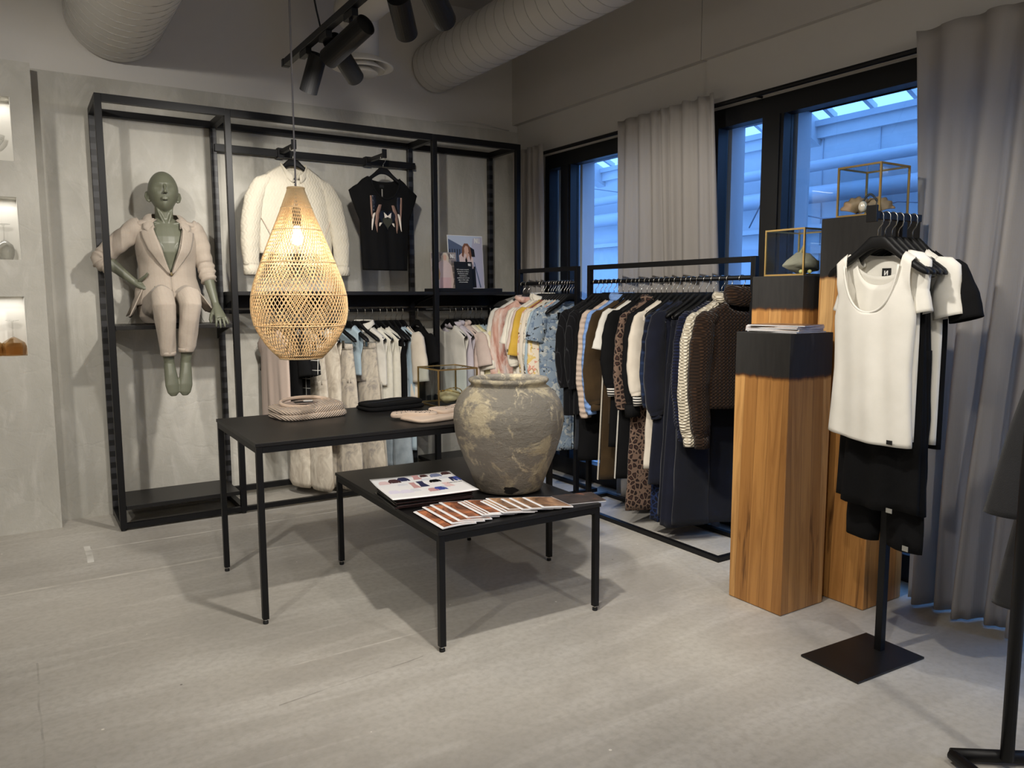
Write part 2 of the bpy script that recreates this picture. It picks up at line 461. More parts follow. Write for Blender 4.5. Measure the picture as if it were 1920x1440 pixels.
def courtyard():
    fx = 7.0
    y0, y1 = -3.0, 13.0
    fac = struct(thing('wall_opposite', None, None, (fx, 5, 0)))
    f = MB().box((fx, y0, -0.05), (fx+0.2, y1, 3.03))
    f.build('facade_panel', 'facade_white', fac)
    b = MB(); y = y0
    while y < y1:
        b.box((fx-0.012, y, 0), (fx, y+0.012, 3.04)); y += 0.62
    b.build('facade_joint', 'facade_pipe', fac)
    MB().box((fx-0.06, y0, 3.03), (fx+0.1, y1, 3.17)).build('fascia_board', 'facade_white', fac)
    g = MB()
    g.box((fx-0.10, y0, 2.12), (fx, y1, 2.17))
    g.build('ledge', 'facade_white', fac)
    gp = MB(); gd = MB(); y = y0
    gp.box((fx-0.03, y0, 0.0), (fx, 6.6, 0.08)); gp.box((fx-0.03, y0, 1.88), (fx, 6.6, 1.96))
    while y < 6.5:
        gp.box((fx-0.05, y, 0.0), (fx, y+0.09, 2.12))
        gd.box((fx-0.015, y+0.09, 0.08), (fx-0.002, y+0.78, 1.56)); y += 0.78
    gp.build('facade_window_frame', 'facade_pipe', fac); gd.build('facade_window_pane', 'facade_dark_glass', fac)
    for z, r, n in ((2.73, 0.055, 'upper'), (2.50, 0.085, 'lower')):
        p = MB().tube([(fx-0.21, y0, z-0.1 if n == 'lower' else z), (fx-0.21, y1, z)], r, 12)
        tag(p.build('service_pipe', 'facade_pipe', smooth=True), 'pale '+('thin upper' if n == 'upper' else 'thick lower')+' pipe running along the facade outside', 'pipe')
    def cable(pts, r, lab):
        tag(MB().tube(pts, r, 6).build('outdoor_cable', 'cable_grey'), lab, 'cable')
    cable([(6.2, 5.30, 2.12), (6.2, 5.0, 2.6), (6.2, 4.62, 3.15), (6.2, 4.55, 3.58)], 0.007, 'slack grey cable slanting up to the skylight outside the broad window pane')
    cable([(6.88, 9.6, 3.09), (6.6, 9.0, 3.0), (6.6, 8.2, 2.86), (6.6, 7.0, 2.62)], 0.006, 'thin dark cable stretched outside the narrow window pane by the corner')
    cable([(6.6, 5.5+0.25*i*-1, 2.22+0.05*math.sin(i*1.3)) for i in range(14)], 0.008, 'wavy pale cable drooping along the facade ledge outside')
    # glazed roof over the yard: rafters, glazing bars and an eaves rail, open to the sky between them
    rf = struct(thing('roof_skylight', None, None, (5.5, 5, 3.3)))
    sl = (4.55-3.22)/(3.95-fx)
    def P(x, z=0): return 3.20+(x-fx)*sl+z
    e = MB().box((fx-0.10, y0, 3.14), (fx+0.02, y1, 3.198)); e.box((3.93, y0, 4.5), (4.05, y1, 4.62))
    e.build('eaves_rail', 'facade_pipe', rf)
    y = y0+0.29
    k = MB()
    while y < y1:
        ring = lambda x: [(x, y-0.022, P(x, -0.01)), (x, y+0.022, P(x, -0.01)), (x, y+0.022, P(x, 0.05)), (x, y-0.022, P(x, 0.05))]
        k.rings([[Vector(v) for v in ring(fx)], [Vector(v) for v in ring(3.95)]]); y += 0.425
    k.build('glazing_bar', 'facade_pipe', rf)
    for yy in (1.75, 5.18, 8.6):
        q = MB()
        ring = lambda x: [(x, yy-0.08, P(x, -0.24)), (x, yy+0.08, P(x, -0.24)), (x, yy+0.08, P(x, 0.0)), (x, yy-0.08, P(x, 0.0))]
        q.rings([[Vector(v) for v in ring(fx)], [Vector(v) for v in ring(3.95)]])
        q.build('rafter', 'facade_white', rf)
    struct(MB().box((3.95, y0, -0.14), (fx+0.2, y1, -0.02)).build('ground_outside', 'facade_dark_glass'))
    # black crate outside, seen under the jackets
    c = thing('crate', 'small black crate outside the window behind the grey jackets', 'crate', (3.98+0.2, 1.45, -0.02))
    b = MB()
    b.box((4.02, 1.30, -0.02), (4.32, 1.62, 0.02))
    for (a, bb) in (((4.02, 1.30, 0.02), (4.04, 1.62, 0.42)), ((4.30, 1.30, 0.02), (4.32, 1.62, 0.42)), ((4.04, 1.30, 0.02), (4.30, 1.32, 0.42)), ((4.04, 1.60, 0.02), (4.30, 1.62, 0.42))): b.box(a, bb)
    b.build('crate_body', 'black_window_frame', c)
courtyard()
# ------------------------------------------------------------------ materials: furniture
def furniture_materials():
    plain('black_steel', (15, 15, 17), 0.45, 0.0, var=0.0, spec=0.3)
    plain('matt_black_top', (24, 23, 23), 0.4, bump=0.05, bscale=400, spec=0.4)
    t = NT('slotted_steel')
    x, y, z = t.sep()
    fz = t.math('FRACT', t.math('DIVIDE', z, 0.075))
    m = t.math('MULTIPLY', t.math('GREATER_THAN', fz, 0.35), t.math('LESS_THAN', fz, 0.85))
    t.color(t.mix(m, (46, 46, 49), (4, 4, 5))); t.set(0.45); MATS['slotted_steel'] = t.m
    plain('chrome', (205, 203, 198), 0.18, 1.0)
    plain('hook_steel', (190, 186, 176), 0.25, 1.0)
    plain('rubber_black', (14, 14, 14), 0.7)
    plain('white_duct', (205, 202, 196), 0.5, bump=0.03, bscale=30)
    plain('duct_seam', (176, 173, 167), 0.6)
    plain('black_lamp', (13, 13, 14), 0.5, spec=0.3)
    t = NT('lamp_lens'); t.color((255, 240, 215)); t.set(0.4, emit=(255, 236, 205), emit_s=3.0); MATS['lamp_lens'] = t.m
    plain('white_paint_metal', (222, 219, 212), 0.45)
    plain('cord_grey', (120, 118, 122), 0.4)
    # rattan
    t = NT('rattan')
    t.color(t.mix(t.noise(30, 3), (232, 206, 164), (214, 182, 134))); t.set(0.55, 0, 0.35)
    t.b.inputs['Subsurface Weight'].default_value = 0.0
    MATS['rattan'] = t.m
    t = NT('bulb_glow'); t.color((255, 240, 215)); t.set(0.3, emit=(255, 225, 170), emit_s=22.0); MATS['bulb_glow'] = t.m
    # linen curtain
    t = NT('linen_curtain')
    wv = t.math('ADD', t.wave(90, t.co((1, 1, 0.02)), 3, 2, dirn='Y'), t.wave(110, t.co((0.1, 0.1, 1)), 4, 2, dirn='Z'))
    nz = t.noise(6, 4, t.co((1, 1, 0.2)))
    t.color(t.mix(t.math('MULTIPLY', wv, 0.12), t.mix(nz, (208, 202, 196), (196, 190, 184)), (170, 163, 158))); t.set(0.95, 0, 0.1, 0.1)
    t.bump(t.math('ADD', wv, t.math('MULTIPLY', t.noise(9, 5, t.co((1, 1, 0.3))), 3.0)), 0.2, 0.004)
    tl = t.n('ShaderNodeBsdfTranslucent'); tl.inputs[0].default_value = lin((200, 196, 190))
    mx = t.n('ShaderNodeMixShader'); mx.inputs[0].default_value = 0.46
    t.l(t.b.outputs[0], mx.inputs[1]); t.l(tl.outputs[0], mx.inputs[2]); t.l(mx.outputs[0], t.out.inputs[0])
    MATS['linen_curtain'] = t.m
    # teak blocks, charred at the top (object space, metres above the floor relative to char line at z = 0)
    def teak(name, seed):
        t = NT(name)
        xyz = t.sep()
        # planks: each block face is edge-glued from staves
        tc = t.co()
        st = t.n('ShaderNodeVectorMath', operation='ADD'); t.l(tc, st.inputs[0]); st.inputs[1].default_value = (seed*3.1, seed*1.7, 0)
        sx = t.n('ShaderNodeSeparateXYZ'); t.l(st.outputs[0], sx.inputs[0])
        lean = t.math('MULTIPLY', xyz[2], 0.025)
        q = t.math('ADD', t.math('ADD', sx.outputs[0], sx.outputs[1]), lean)
        pid = t.math('FLOOR', t.math('DIVIDE', q, 0.072))
        wn = t.n('ShaderNodeTexWhiteNoise', noise_dimensions='1D'); t.l(pid, wn.inputs['W'])
        fr = t.math('FRACT', t.math('DIVIDE', q, 0.072))
        base = t.ramp(wn.outputs['Value'], [(0.0, (160, 112, 60)), (0.35, (180, 128, 70)), (0.7, (194, 141, 79)), (1.0, (212, 170, 112))])
        cv = t.n('ShaderNodeCombineXYZ'); t.l(t.math('ADD', q, t.math('MULTIPLY', wn.outputs['Value'], 9.0)), cv.inputs[0]); t.l(xyz[2], cv.inputs[2])
        gv = t.n('ShaderNodeMapping'); gv.inputs['Scale'].default_value = (26, 1, 1.5); t.l(cv.outputs[0], gv.inputs[0])
        g = t.noise(1.0, 7, gv.outputs[0], 0.62, 1.4)
        col = t.mix(t.math('MULTIPLY', t.bw(g, 0.42, 0.72), 0.62), base, (126, 80, 38))
        gv2 = t.n('ShaderNodeMapping'); gv2.inputs['Scale'].default_value = (9, 1, 0.9); t.l(cv.outputs[0], gv2.inputs[0])
        g2 = t.noise(1.0, 4, gv2.outputs[0], 0.5, 2.0)
        col = t.mix(t.math('MULTIPLY', t.bw(g2, 0.66, 0.74), 0.8), col, (66, 38, 20))
        edge = t.math('LESS_THAN', fr, 0.03)
        col = t.mix(t.math('MULTIPLY', edge, 0.5), col, (70, 42, 20))
        nz = t.math('MULTIPLY', t.math('SUBTRACT', t.noise(22, 3, t.co((1, 1, 0.2))), 0.5), 0.03)
        ch = t.math('ADD', xyz[2], nz)
        col = t.mix(t.bw(t.math('ADD', t.math('MULTIPLY', ch, 14.0), 0.5), 0.28, 0.5), col, (80, 46, 22))
        blk = t.bw(t.math('ADD', t.math('MULTIPLY', ch, 14.0), 0.5), 0.45, 0.62)
        soot = t.mix(t.noise(14, 5, t.co((4, 4, 0.6))), (26, 25, 24), (46, 44, 42))
        col = t.mix(blk, col, soot)
        t.color(col); t.set(0.5, 0, 0.4)
        rr = t.n('ShaderNodeMapRange'); t.l(blk, rr.inputs[0]); rr.inputs[3].default_value = 0.42; rr.inputs[4].default_value = 0.62
        t.l(rr.outputs[0], t.b.inputs['Roughness'])
        t.bump(t.math('SUBTRACT', g, t.math('MULTIPLY', edge, 2.0)), 0.22, 0.004)
        MATS[name] = t.m
    for i in (1, 2, 3): teak('charred_teak_%d' % i, i)
    # rough clay jar
    t = NT('rough_clay')
    v0 = t.co((1, 1, 1))
    a = t.noise(6.5, 8, v0, 0.66, 0.4); b = t.noise(13, 8, t.co((1, 1, 0.6), (0.2, 0, 0.4)), 0.7, 0.6)
    col = t.ramp(t.noise(2.2, 5), [(0.3, (119, 114, 105)), (0.7, (145, 140, 130))])
    col = t.mix(t.math('MULTIPLY', t.bw(a, 0.52, 0.60), 0.85), col, (188, 176, 148))
    col = t.mix(t.math('MULTIPLY', t.bw(b, 0.58, 0.66), 0.8), col, (206, 194, 166))
    c = t.noise(3.0, 6, t.co((1, 1, 0.8), (0.9, 0.4, 0)), 0.6)
    col = t.mix(t.math('MULTIPLY', t.bw(c, 0.56, 0.66), 0.65), col, (104, 101, 95))
    xyz = t.sep()
    low = t.math('MULTIPLY', t.bw(t.math('ADD', t.math('MULTIPLY', xyz[2], -3.2), t.math('ADD', 0.62, t.math('MULTIPLY', t.noise(7, 5), 0.4))), 0.45, 0.75), 0.5)
    col = t.mix(low, col, (106, 90, 74))
    t.color(col); t.set(0.92, 0, 0.2)
    h = t.mix(0.5, t.noise(16, 8, t.co((1, 1, 2.2), (0.3, 0.5, 0)), 0.7, 0.8), t.noise(45, 6, None, 0.7))
    t.bump(h, 0.75, 0.02)
    MATS['rough_clay'] = t.m
    plain('clay_hole', (18, 12, 9), 0.95)
    plain('brass', (208, 178, 116), 0.38, 1.0)
    MATS['clear_glass'] = MATS['window_glass']
furniture_materials()

# ------------------------------------------------------------------ black wall rack
def wall_rack():
    T = thing('garment_rack', 'tall black steel rack of three bays with shelves standing against the plaster wall', 'rack', (0.46, 5.48, 0))
    xs = [0.478, 1.210, 2.685, 3.425]; h = 2.645; yf, yb = 5.265, 5.69; w = 0.019
    for x in xs:
        MB().box((x-w, yf-w, 0.012), (x+w, yf+w, h)).build('front_post', 'black_steel', T, bevel=0.002)
        MB().box((x-w, yb-w, 0.0), (x+w, yb+w, h)).build('slotted_post', 'slotted_steel', T, bevel=0.002)
        MB().box((x-w, yf+w, h-0.045), (x+w, yb-w, h)).build('cross_beam', 'black_steel', T)
        MB().box((x-w, yf+w, 0.012), (x+w, yb-w, 0.05)).build('cross_beam', 'black_steel', T)
        f = MB().lathe([(0.016, 0), (0.016, 0.012)], (x, yf, 0), 12).build('foot', 'rubber_black', T)
    for a, b in zip(xs, xs[1:]):
        MB().box((a+w, yf-w, h-0.045), (b-w, yf+w, h)).build('top_beam', 'black_steel', T)
        MB().box((a+w, yb-w, h-0.045), (b-w, yb+w, h)).build('top_beam', 'black_steel', T)
        MB().box((a+w, yf-w+0.004, 0.014), (b-w, yf+w-0.004, 0.046)).build('base_beam', 'black_steel', T)
        MB().box((a+w, yb-w+0.004, 0.05), (b-w, yb+w-0.004, 0.09)).build('base_beam', 'black_steel', T)
    def shelf(a, b, z, y0=5.262, th=0.026, bracket=True):
        o = MB().box((a, y0, z-th), (b, 5.67, z)).build('shelf', 'matt_black_top', T, bevel=0.0015)
        if bracket:
            for x in (a+0.004, b-0.012):
                k = MB().prism([(5.30, z-th-0.001), (5.69, z-th-0.001), (5.69, z-th-0.09), (5.60, z-th-0.055)], x, x+0.008,
                               Matrix(((0, 0, 1, 0), (1, 0, 0, 0), (0, 1, 0, 0), (0, 0, 0, 1))))
                k.build('shelf_bracket', 'black_steel', o)
        return o
    shelf(xs[0]+0.021, xs[1]-0.021, 1.280)
    shelf(xs[1]+0.021, xs[2]-0.021, 1.490)
    shelf(xs[2]+0.021, xs[3]+0.03, 1.488)
    shelf(xs[0]+0.021, xs[1]-0.021, 0.155, bracket=False)
    shelf(xs[2]+0.021, xs[3]-0.021, 0.155, bracket=False)
    for a, b in ((xs[1], xs[2]), (xs[2], xs[3])):
        MB().box((a+0.02, 5.672, 1.375), (b-0.02, 5.684, 1.488)).build('black_strip', 'black_steel', T)  # thin black strip across the back, just under the shelf
        MB().tube([(a-0.0, 5.45, 1.352), (b+0.0, 5.45, 1.352)], 0.013, 12).build('hanging_rail', 'black_steel', T, smooth=True)
        for x in (a+0.03, b-0.03):
            MB().box((x-0.012, 5.455, 1.338), (x+0.012, 5.69, 1.364)).build('rail_arm', 'black_steel', T)
    bar = MB().box((xs[1]-0.0, 5.645, 2.445), (xs[2]+0.03, 5.67, 2.495)).build('display_bar', 'black_steel', T, bevel=0.002)
    for x in (1.655, 2.315):
        a = MB()
        a.box((x-0.022, 5.625, 2.437), (x+0.022, 5.68, 2.505))
        rr = lambda y, z: [Vector((x-0.013, y, z-0.014)), Vector((x+0.013, y, z-0.014)), Vector((x+0.013, y, z+0.014)), Vector((x-0.013, y, z+0.014))]
        a.rings([rr(5.63, 2.475), rr(5.345, 2.472), rr(5.33, 2.472)])
        a.box((x-0.016, 5.318, 2.45), (x+0.016, 5.332, 2.512))
        a.build('display_arm', 'black_steel', bar)
wall_rack()

# ------------------------------------------------------------------ tables
def table(label_, c, L, D, h, rz):
    """c: front left corner on plan, L along x, D along y."""
    T = thing('display_table', label_, 'table', (c[0], c[1], 0), rz=rz)
    ORG[T] = (0, 0, 0)
    s = 0.027
    MB().box((0, 0, h-0.016), (L, D, h)).build('tabletop', 'matt_black_top', T, bevel=0.0012)
    zf = h-0.018
    fr = MB()
    i = 0.004
    MB().box((i+s, i, zf-s), (L-i-s, i+s, zf)).build('apron_rail', 'black_steel', T)
    MB().box((i+s, D-i-s, zf-s), (L-i-s, D-i, zf)).build('apron_rail', 'black_steel', T)
    MB().box((i, i+s, zf-s), (i+s, D-i-s, zf)).build('apron_rail', 'black_steel', T)
    MB().box((L-i-s, i+s, zf-s), (L-i, D-i-s, zf)).build('apron_rail', 'black_steel', T)
    for x in (i, L-i-s):
        for y in (i, D-i-s):
            lg = MB().box((x, y, 0.022), (x+s, y+s, zf)).build('leg', 'black_steel', T, bevel=0.0015)
            cx, cy = x+s/2, y+s/2
            MB().lathe([(0.008, 0.011), (0.008, 0.022)], (cx, cy, 0), 12).build('levelling_screw', 'chrome', lg, smooth=True)
            MB().lathe([(0.012, 0), (0.0125, 0.004), (0.012, 0.012)], (cx, cy, 0), 14).build('foot', 'rubber_black', lg, smooth=True)
    return T
table('tall black rectangular table behind the clay jar, folded clothes on it', (0.832, 3.362), 1.575, 0.825, 0.82, R(-0.6))
table('low black table carrying the big clay jar and fanned magazines', (1.368, 2.690), 0.825, 1.26, 0.51, R(-1.0))

# ------------------------------------------------------------------ floor standing clothes rails
def clothes_rail(label_, y0, y1):
    T = thing('clothes_rail', label_, 'clothes rail', (3.38, (y0+y1)/2, 0))
    xa, xb, xm, s, h = 3.14, 3.535, 3.38, 0.032, 1.663
    for x in (xa, xb): MB().box((x, y0, 0.0), (x+s, y1, 0.026)).build('base_bar', 'black_steel', T)
    for y in (y0, y1-s):
        MB().box((xa+s, y, 0.0), (xb, y+s, 0.026)).build('base_bar', 'black_steel', T)
        MB().box((xm-s/2, y, 0.026), (xm+s/2, y+s, h)).build('upright', 'black_steel', T, bevel=0.002)
    MB().box((xm-s/2, y0+s, h-s), (xm+s/2, y1-s, h)).build('top_bar', 'black_steel', T, bevel=0.002)
    MB().tube([(xm, y0+s-0.004, 1.548), (xm, y1-s+0.004, 1.548)], 0.013, 12).build('hanging_rail', 'black_steel', T, smooth=True)
clothes_rail('long black floor rail packed with dark winter clothes beside the wooden plinths', 2.825, 4.285)
clothes_rail('short black floor rail of pale blouses in front of the corner curtain', 4.40, 5.17)

# ------------------------------------------------------------------ plinths
def plinth(label_, x, y, w, h, char, m):
    o = MB().box((x, y, 0.002-char), (x+w, y+w, h-char)).build('plinth', m, None, bevel=0.003)
    o.location = (0, 0, char)
    # keep mesh coordinates centred on the block so the staves run true
    for v in o.data.vertices: v.co.x -= x; v.co.y -= y
    o.location = (x, y, char)
    return tag(o, label_, 'plinth')
plinth('low teak plinth with charred top and a pile of magazines on it', 2.833, 2.175, 0.302, 1.283, 1.085, 'charred_teak_1')
plinth('middle height teak plinth with charred top, glass box with a rough shell on it', 3.143, 2.352, 0.302, 1.545, 1.385, 'charred_teak_2')
plinth('tallest teak plinth with charred top behind the white tank top', 3.205, 2.010, 0.302, 1.805, 1.535, 'charred_teak_3')

# ------------------------------------------------------------------ garment stand with T arm
def stand():
    T = thing('garment_stand', 'single post black garment stand on a flat square plate, holding the white tank top', 'stand', (2.885, 1.728, 0))
    M = Matrix.Translation((2.777, 1.733, 0)) @ Matrix.Rotation(R(-3.0), 4, 'Z')
    MB().cbox((0, 0, 0.005), (0.41, 0.262, 0.009), M).build('base_plate', 'matt_black_top', T, bevel=0.0015)
    M2 = Matrix.Translation((2.885, 1.728, 0)) @ Matrix.Rotation(R(-3.0), 4, 'Z')
    MB().cbox((0, 0, 0.87), (0.030, 0.030, 1.722), M2).build('post', 'black_steel', T, bevel=0.002)
    MB().cbox((-0.035, 0, 1.746), (0.28, 0.028, 0.028), M2).build('arm', 'black_steel', T, bevel=0.002)
    MB().cbox((-0.179, 0, 1.752), (0.012, 0.044, 0.062), M2).build('end_stop', 'black_steel', T, bevel=0.002)
stand()

# ------------------------------------------------------------------ right hand rail of grey jackets, cut by the picture edge
def jacket_rail():
    T = thing('clothes_rail', 'round tube black floor rail in front, dark grey jackets on it', 'clothes rail', (2.46, 1.06, 0))
    MB().tube([(2.475, 1.055, 0.03), (2.475, 1.055, 1.62)], 0.019, 16).build('upright', 'black_steel', T, smooth=True)
    MB().tube([(2.369, 1.165, 0.026), (2.64, 0.962, 0.026)], 0.019, 14).build('base_bar', 'black_steel', T, smooth=True)
    MB().tube([(2.369, 1.165, 0.026), (2.25, 0.86, 0.026)], 0.017, 14).build('base_bar', 'black_steel', T, smooth=True)
    MB().tube([(2.475, 1.055, 1.62), (3.33, 0.985, 1.62)], 0.016, 14).build('hanging_rail', 'black_steel', T, smooth=True)
    MB().tube([(3.32, 0.986, 0.0), (3.32, 0.986, 1.62)], 0.019, 16).build('upright', 'black_steel', T, smooth=True)
jacket_rail()

# ------------------------------------------------------------------ curtains and rod
def rod(y0, y1, lab):
    T = thing('curtain_rod', lab, 'curtain rod', (3.64, (y0+y1)/2, 2.59))
    MB().tube([(3.64, y0, 2.592), (3.64, y1, 2.592)], 0.014, 12).build('rod', 'black_steel', T, smooth=True)
    MB().ball((3.64, y1, 2.592), 0.024).build('finial', 'black_steel', T, smooth=True)
    for y in (y0+0.2, (y0+y1)/2, y1-0.12):
        MB().tube([(3.64, y, 2.592), (3.715, y, 2.592)], 0.008, 8).build('rod_bracket', 'black_steel', T, smooth=True)
rod(0.6, 5.62, 'long black rod carrying the curtains along the window wall')
def curtain(lab, y0, y1, yb0, yb1, pleats, seed, xb=3.55, zt=2.64, amp=1.0):
    rnd = random.Random(seed)
    ph = [rnd.uniform(-0.6, 0.6) for _ in range(60)]
    am = [rnd.uniform(0.45, 1.15) for _ in range(60)]
    wd = [rnd.uniform(0.55, 1.6) for _ in range(pleats)]
    cum = [0]
    for w in wd: cum.append(cum[-1]+w/sum(wd))
    tab = [(c, i) for i, c in enumerate(cum)]
    nu, nv = pleats*16, 44
    m = MB()
    def P(u, v):
        z = lerp(0.012, zt, v)
        q = interp(tab, u)
        k = int(min(q, pleats-0.001)); f = q-k
        a_ = lerp(am[k], am[k+1], f*f*(3-2*f)); p_ = lerp(ph[k], ph[k+1], f)
        y = lerp(lerp(yb0, yb1, u), lerp(y0, y1, u), v**1.5)
        down = 1-v
        a = (0.024+0.022*down**0.7)*amp
        w = math.sin(2*math.pi*q+p_*down*1.5+0.4*math.sin(v*4+k))
        if v > 0.975: w = math.copysign(abs(w)**0.6, w)
        w2 = 0.4*math.sin(2*math.pi*q*0.43+seed+v*2.6)*down+0.10*noise.noise(Vector((q*1.3, v*5, seed)))
        pinch = 1.0-0.6*math.exp(-((z-zt+0.075)/0.022)**2)
        x = lerp(xb, 3.602, v**1.4)+a*w*pinch*lerp(a_, 0.72, v**3)+a*w2
        y += 0.02*math.sin(v*3+k)*down*math.sin(math.pi*u)
        if v > 0.99: z += 0.010*noise.noise(Vector((q*2.2, 0, seed)))
        return Vector((x, y, z))
    m.grid(P, nu, nv)
    o = m.build('curtain', 'linen_curtain', None, smooth=True, solid=0.003)
    return tag(o, lab, 'curtain')
curtain('narrow beige linen curtain in the corner behind the short rail', 5.60, 5.17, 5.58, 5.13, 5, 3, 3.625, 2.655, 0.9)
curtain('beige linen curtain in the middle, behind the long rail of dark clothes', 4.25, 3.37, 4.25, 3.26, 8, 8, 3.625, 2.655, 0.9)
curtain('wide beige linen curtain beside the tallest plinth, hanging to the floor', 2.13, 1.22, 1.975, 1.48, 5, 23, 3.50, 2.665, 1.15)

# ------------------------------------------------------------------ ducts, diffuser
def duct(lab, x, z, r, y0, y1, pitch=0.115):
    pr = []
    m = MB(); n = 40; rings = []; y = y1
    k = 0
    ys = []
    while y > y0:
        ys += [(y, 0), (y-0.004, 0), (y-pitch+0.016, 0), (y-pitch+0.011, 0), (y-pitch+0.009, 0), (y-pitch+0.004, 0), (y-pitch+0.002, 0)]; y -= pitch
    for yy, d in ys:
        rings.append([Vector((x+(r+d)*math.cos(2*math.pi*j/n), yy+0.05*r*math.sin(2*math.pi*j/n), z+(r+d)*math.sin(2*math.pi*j/n))) for j in range(n)])
    m.rings(rings)
    o = m.build('air_duct', 'white_duct', None, smooth=True)
    m = MB(); pts = []; k = 0; yy = y1-0.02
    while yy > y0:
        a = 2*math.pi*k/24; pts.append((x+(r+.0015)*math.cos(a), yy, z+(r+.0015)*math.sin(a))); k += 1; yy -= pitch/24
    m.tube(pts, .0026, 4); m.build('spiral_seam', 'duct_seam', o, smooth=True)
    return tag(o, lab, 'air duct')
duct('large white spiral air duct above the mannequin', 0.64, 3.24, 0.285, 0.5, 5.71)
duct('white spiral air duct ending in the wall above the window corner', 2.93, 3.262, 0.192, 0.5, 5.71)
def diffuser():
    T = thing('air_diffuser', 'round white ceiling diffuser of nested rings behind the spotlights', 'air vent', (2.03, 5.0, 2.95))
    c = (2.03, 5.0, 0)
    MB().lathe([(0.115, 3.02), (0.205, 2.965), (0.205, 2.958), (0.198, 2.956), (0.10, 3.015)], c, 40, False, False).build('outer_ring', 'white_paint_metal', T, smooth=True)
    MB().lathe([(0.08, 2.995), (0.148, 2.945), (0.146, 2.938), (0.07, 2.99)], c, 36, False, False).build('middle_ring', 'white_paint_metal', T, smooth=True)
    MB().lathe([(0.0, 2.965), (0.05, 2.96), (0.103, 2.925), (0.101, 2.918), (0.02, 2.935), (0.0, 2.935)], c, 32, True, True).build('inner_cone', 'white_paint_metal', T, smooth=True)
    MB().lathe([(0.112, 3.005), (0.112, 3.30)], c, 32, False, False).build('drop_duct', 'white_duct', T, smooth=True)
    m = MB(); n = 28; rings = []
    for i in range(60):
        yy = 5.15-i*0.05; d = 0.003 if i % 3 == 0 else 0
        rings.append([Vector((2.03+(0.13+d)*math.cos(2*math.pi*j/n), yy, 3.35+(0.13+d)*math.sin(2*math.pi*j/n))) for j in range(n)])
    m.rings(rings).build('feed_duct', 'white_duct', T, smooth=True)
diffuser()

# ------------------------------------------------------------------ track with spotlights
TX, TZ = 1.355, 2.75
def track():
    T = thing('light_track', 'black lighting track hung on wires below the ceiling', 'light track', (TX, 2.7, TZ))
    m = MB(); m.box((TX-0.018, 0.9, TZ-0.018), (TX+0.018, 4.44, TZ+0.018)); m.build('track_rail', 'black_lamp', T, bevel=0.002)
    MB().box((TX-0.02, 4.44, TZ-0.02), (TX+0.02, 4.47, TZ+0.02)).build('end_cap', 'black_lamp', T)
    for y in (4.36, 3.2, 2.0, 1.0):
        MB().tube([(TX, y, TZ+0.018), (TX, y, CZ)], 0.0025, 6).build('hanging_wire', 'black_lamp', T)
    MB().tube([(TX, 3.86, TZ+0.015), (TX-0.03, 3.83, TZ+0.09), (TX-0.09, 3.78, TZ+0.3), (TX-0.12, 3.76, CZ)], 0.005, 6).build('power_cord', 'black_lamp', T, smooth=True)
track()
def spotlight(lab, y, tip, back, r=0.047):
    """Adapter on the track at y; cylinder from back (driver end) to tip (light end)."""
    T = thing('track_spotlight', lab, 'spotlight', (TX, y, TZ), 'track spotlights')
    tip, back = Vector(tip), Vector(back)
    MB().box((TX-0.015, y-0.055, TZ-0.052), (TX+0.015, y+0.055, TZ-0.0195)).build('track_adapter', 'black_lamp', T, bevel=0.002)
    ax = (tip-back).normalized()
    j = back+(tip-back)*0.18
    MB().tube([(TX, y, TZ-0.05), (TX, y, j.z+0.06), tuple(j+Vector((0, 0, 0.035)))], 0.009, 8).build('arm', 'black_lamp', T)
    side = ax.orthogonal().normalized()
    m = MB()
    L = (tip-back).length
    pr = [(r*0.5, 0.012), (r*0.86, 0.012), (r*0.9, 0.0), (r, 0.0), (r, L), (r*0.88, L), (r*0.85, L-0.03)]
    Mx = Matrix.Translation(back) @ ax.to_track_quat('Z', 'Y').to_matrix().to_4x4()
    m.lathe(pr, (0, 0, 0), 28, True, True); m.xf(Mx)
    h = m.build('lamp_head', 'black_lamp', T, smooth=False)
    g = MB().lathe([(0.0, L-0.026), (r*0.84, L-0.026)], (0, 0, 0), 24, False, False); g.xf(Mx)
    g.build('lens', 'lamp_lens', h, keep=False)
    return T
def at(y, px, py):
    """world point on the plane Y = y seen at photograph pixel (px, py)"""
    cam = S.camera.matrix_world
    d = cam.to_3x3() @ Vector(((px-960)/1444.7, -(py-720)/1444.7, -1))
    o = cam.translation
    return o+d*((y-o.y)/d.y)
spotlight('hanging black cylinder spotlight at the far end of the track, tilted slightly', 4.11, at(4.16, 578, 172), at(4.06, 597, 102))
spotlight('black cylinder spotlight behind the sideways one, lower end in front of the air vent', 3.80, at(3.98, 666, 146), at(3.80, 622, 75))
spotlight('black cylinder spotlight turned sideways across its neighbour on the track', 3.46, at(3.55, 616, 110), at(3.30, 686, 46))
spotlight('hanging black cylinder spotlight cut by the top edge of the photo, nearer the air vent', 3.02, at(3.16, 763, 64), at(3.02, 746, -6))
spotlight('black cylinder spotlight nearest the right hand air duct, tilted towards the windows', 2.72, at(2.90, 834, 38), at(2.72, 800, -34))

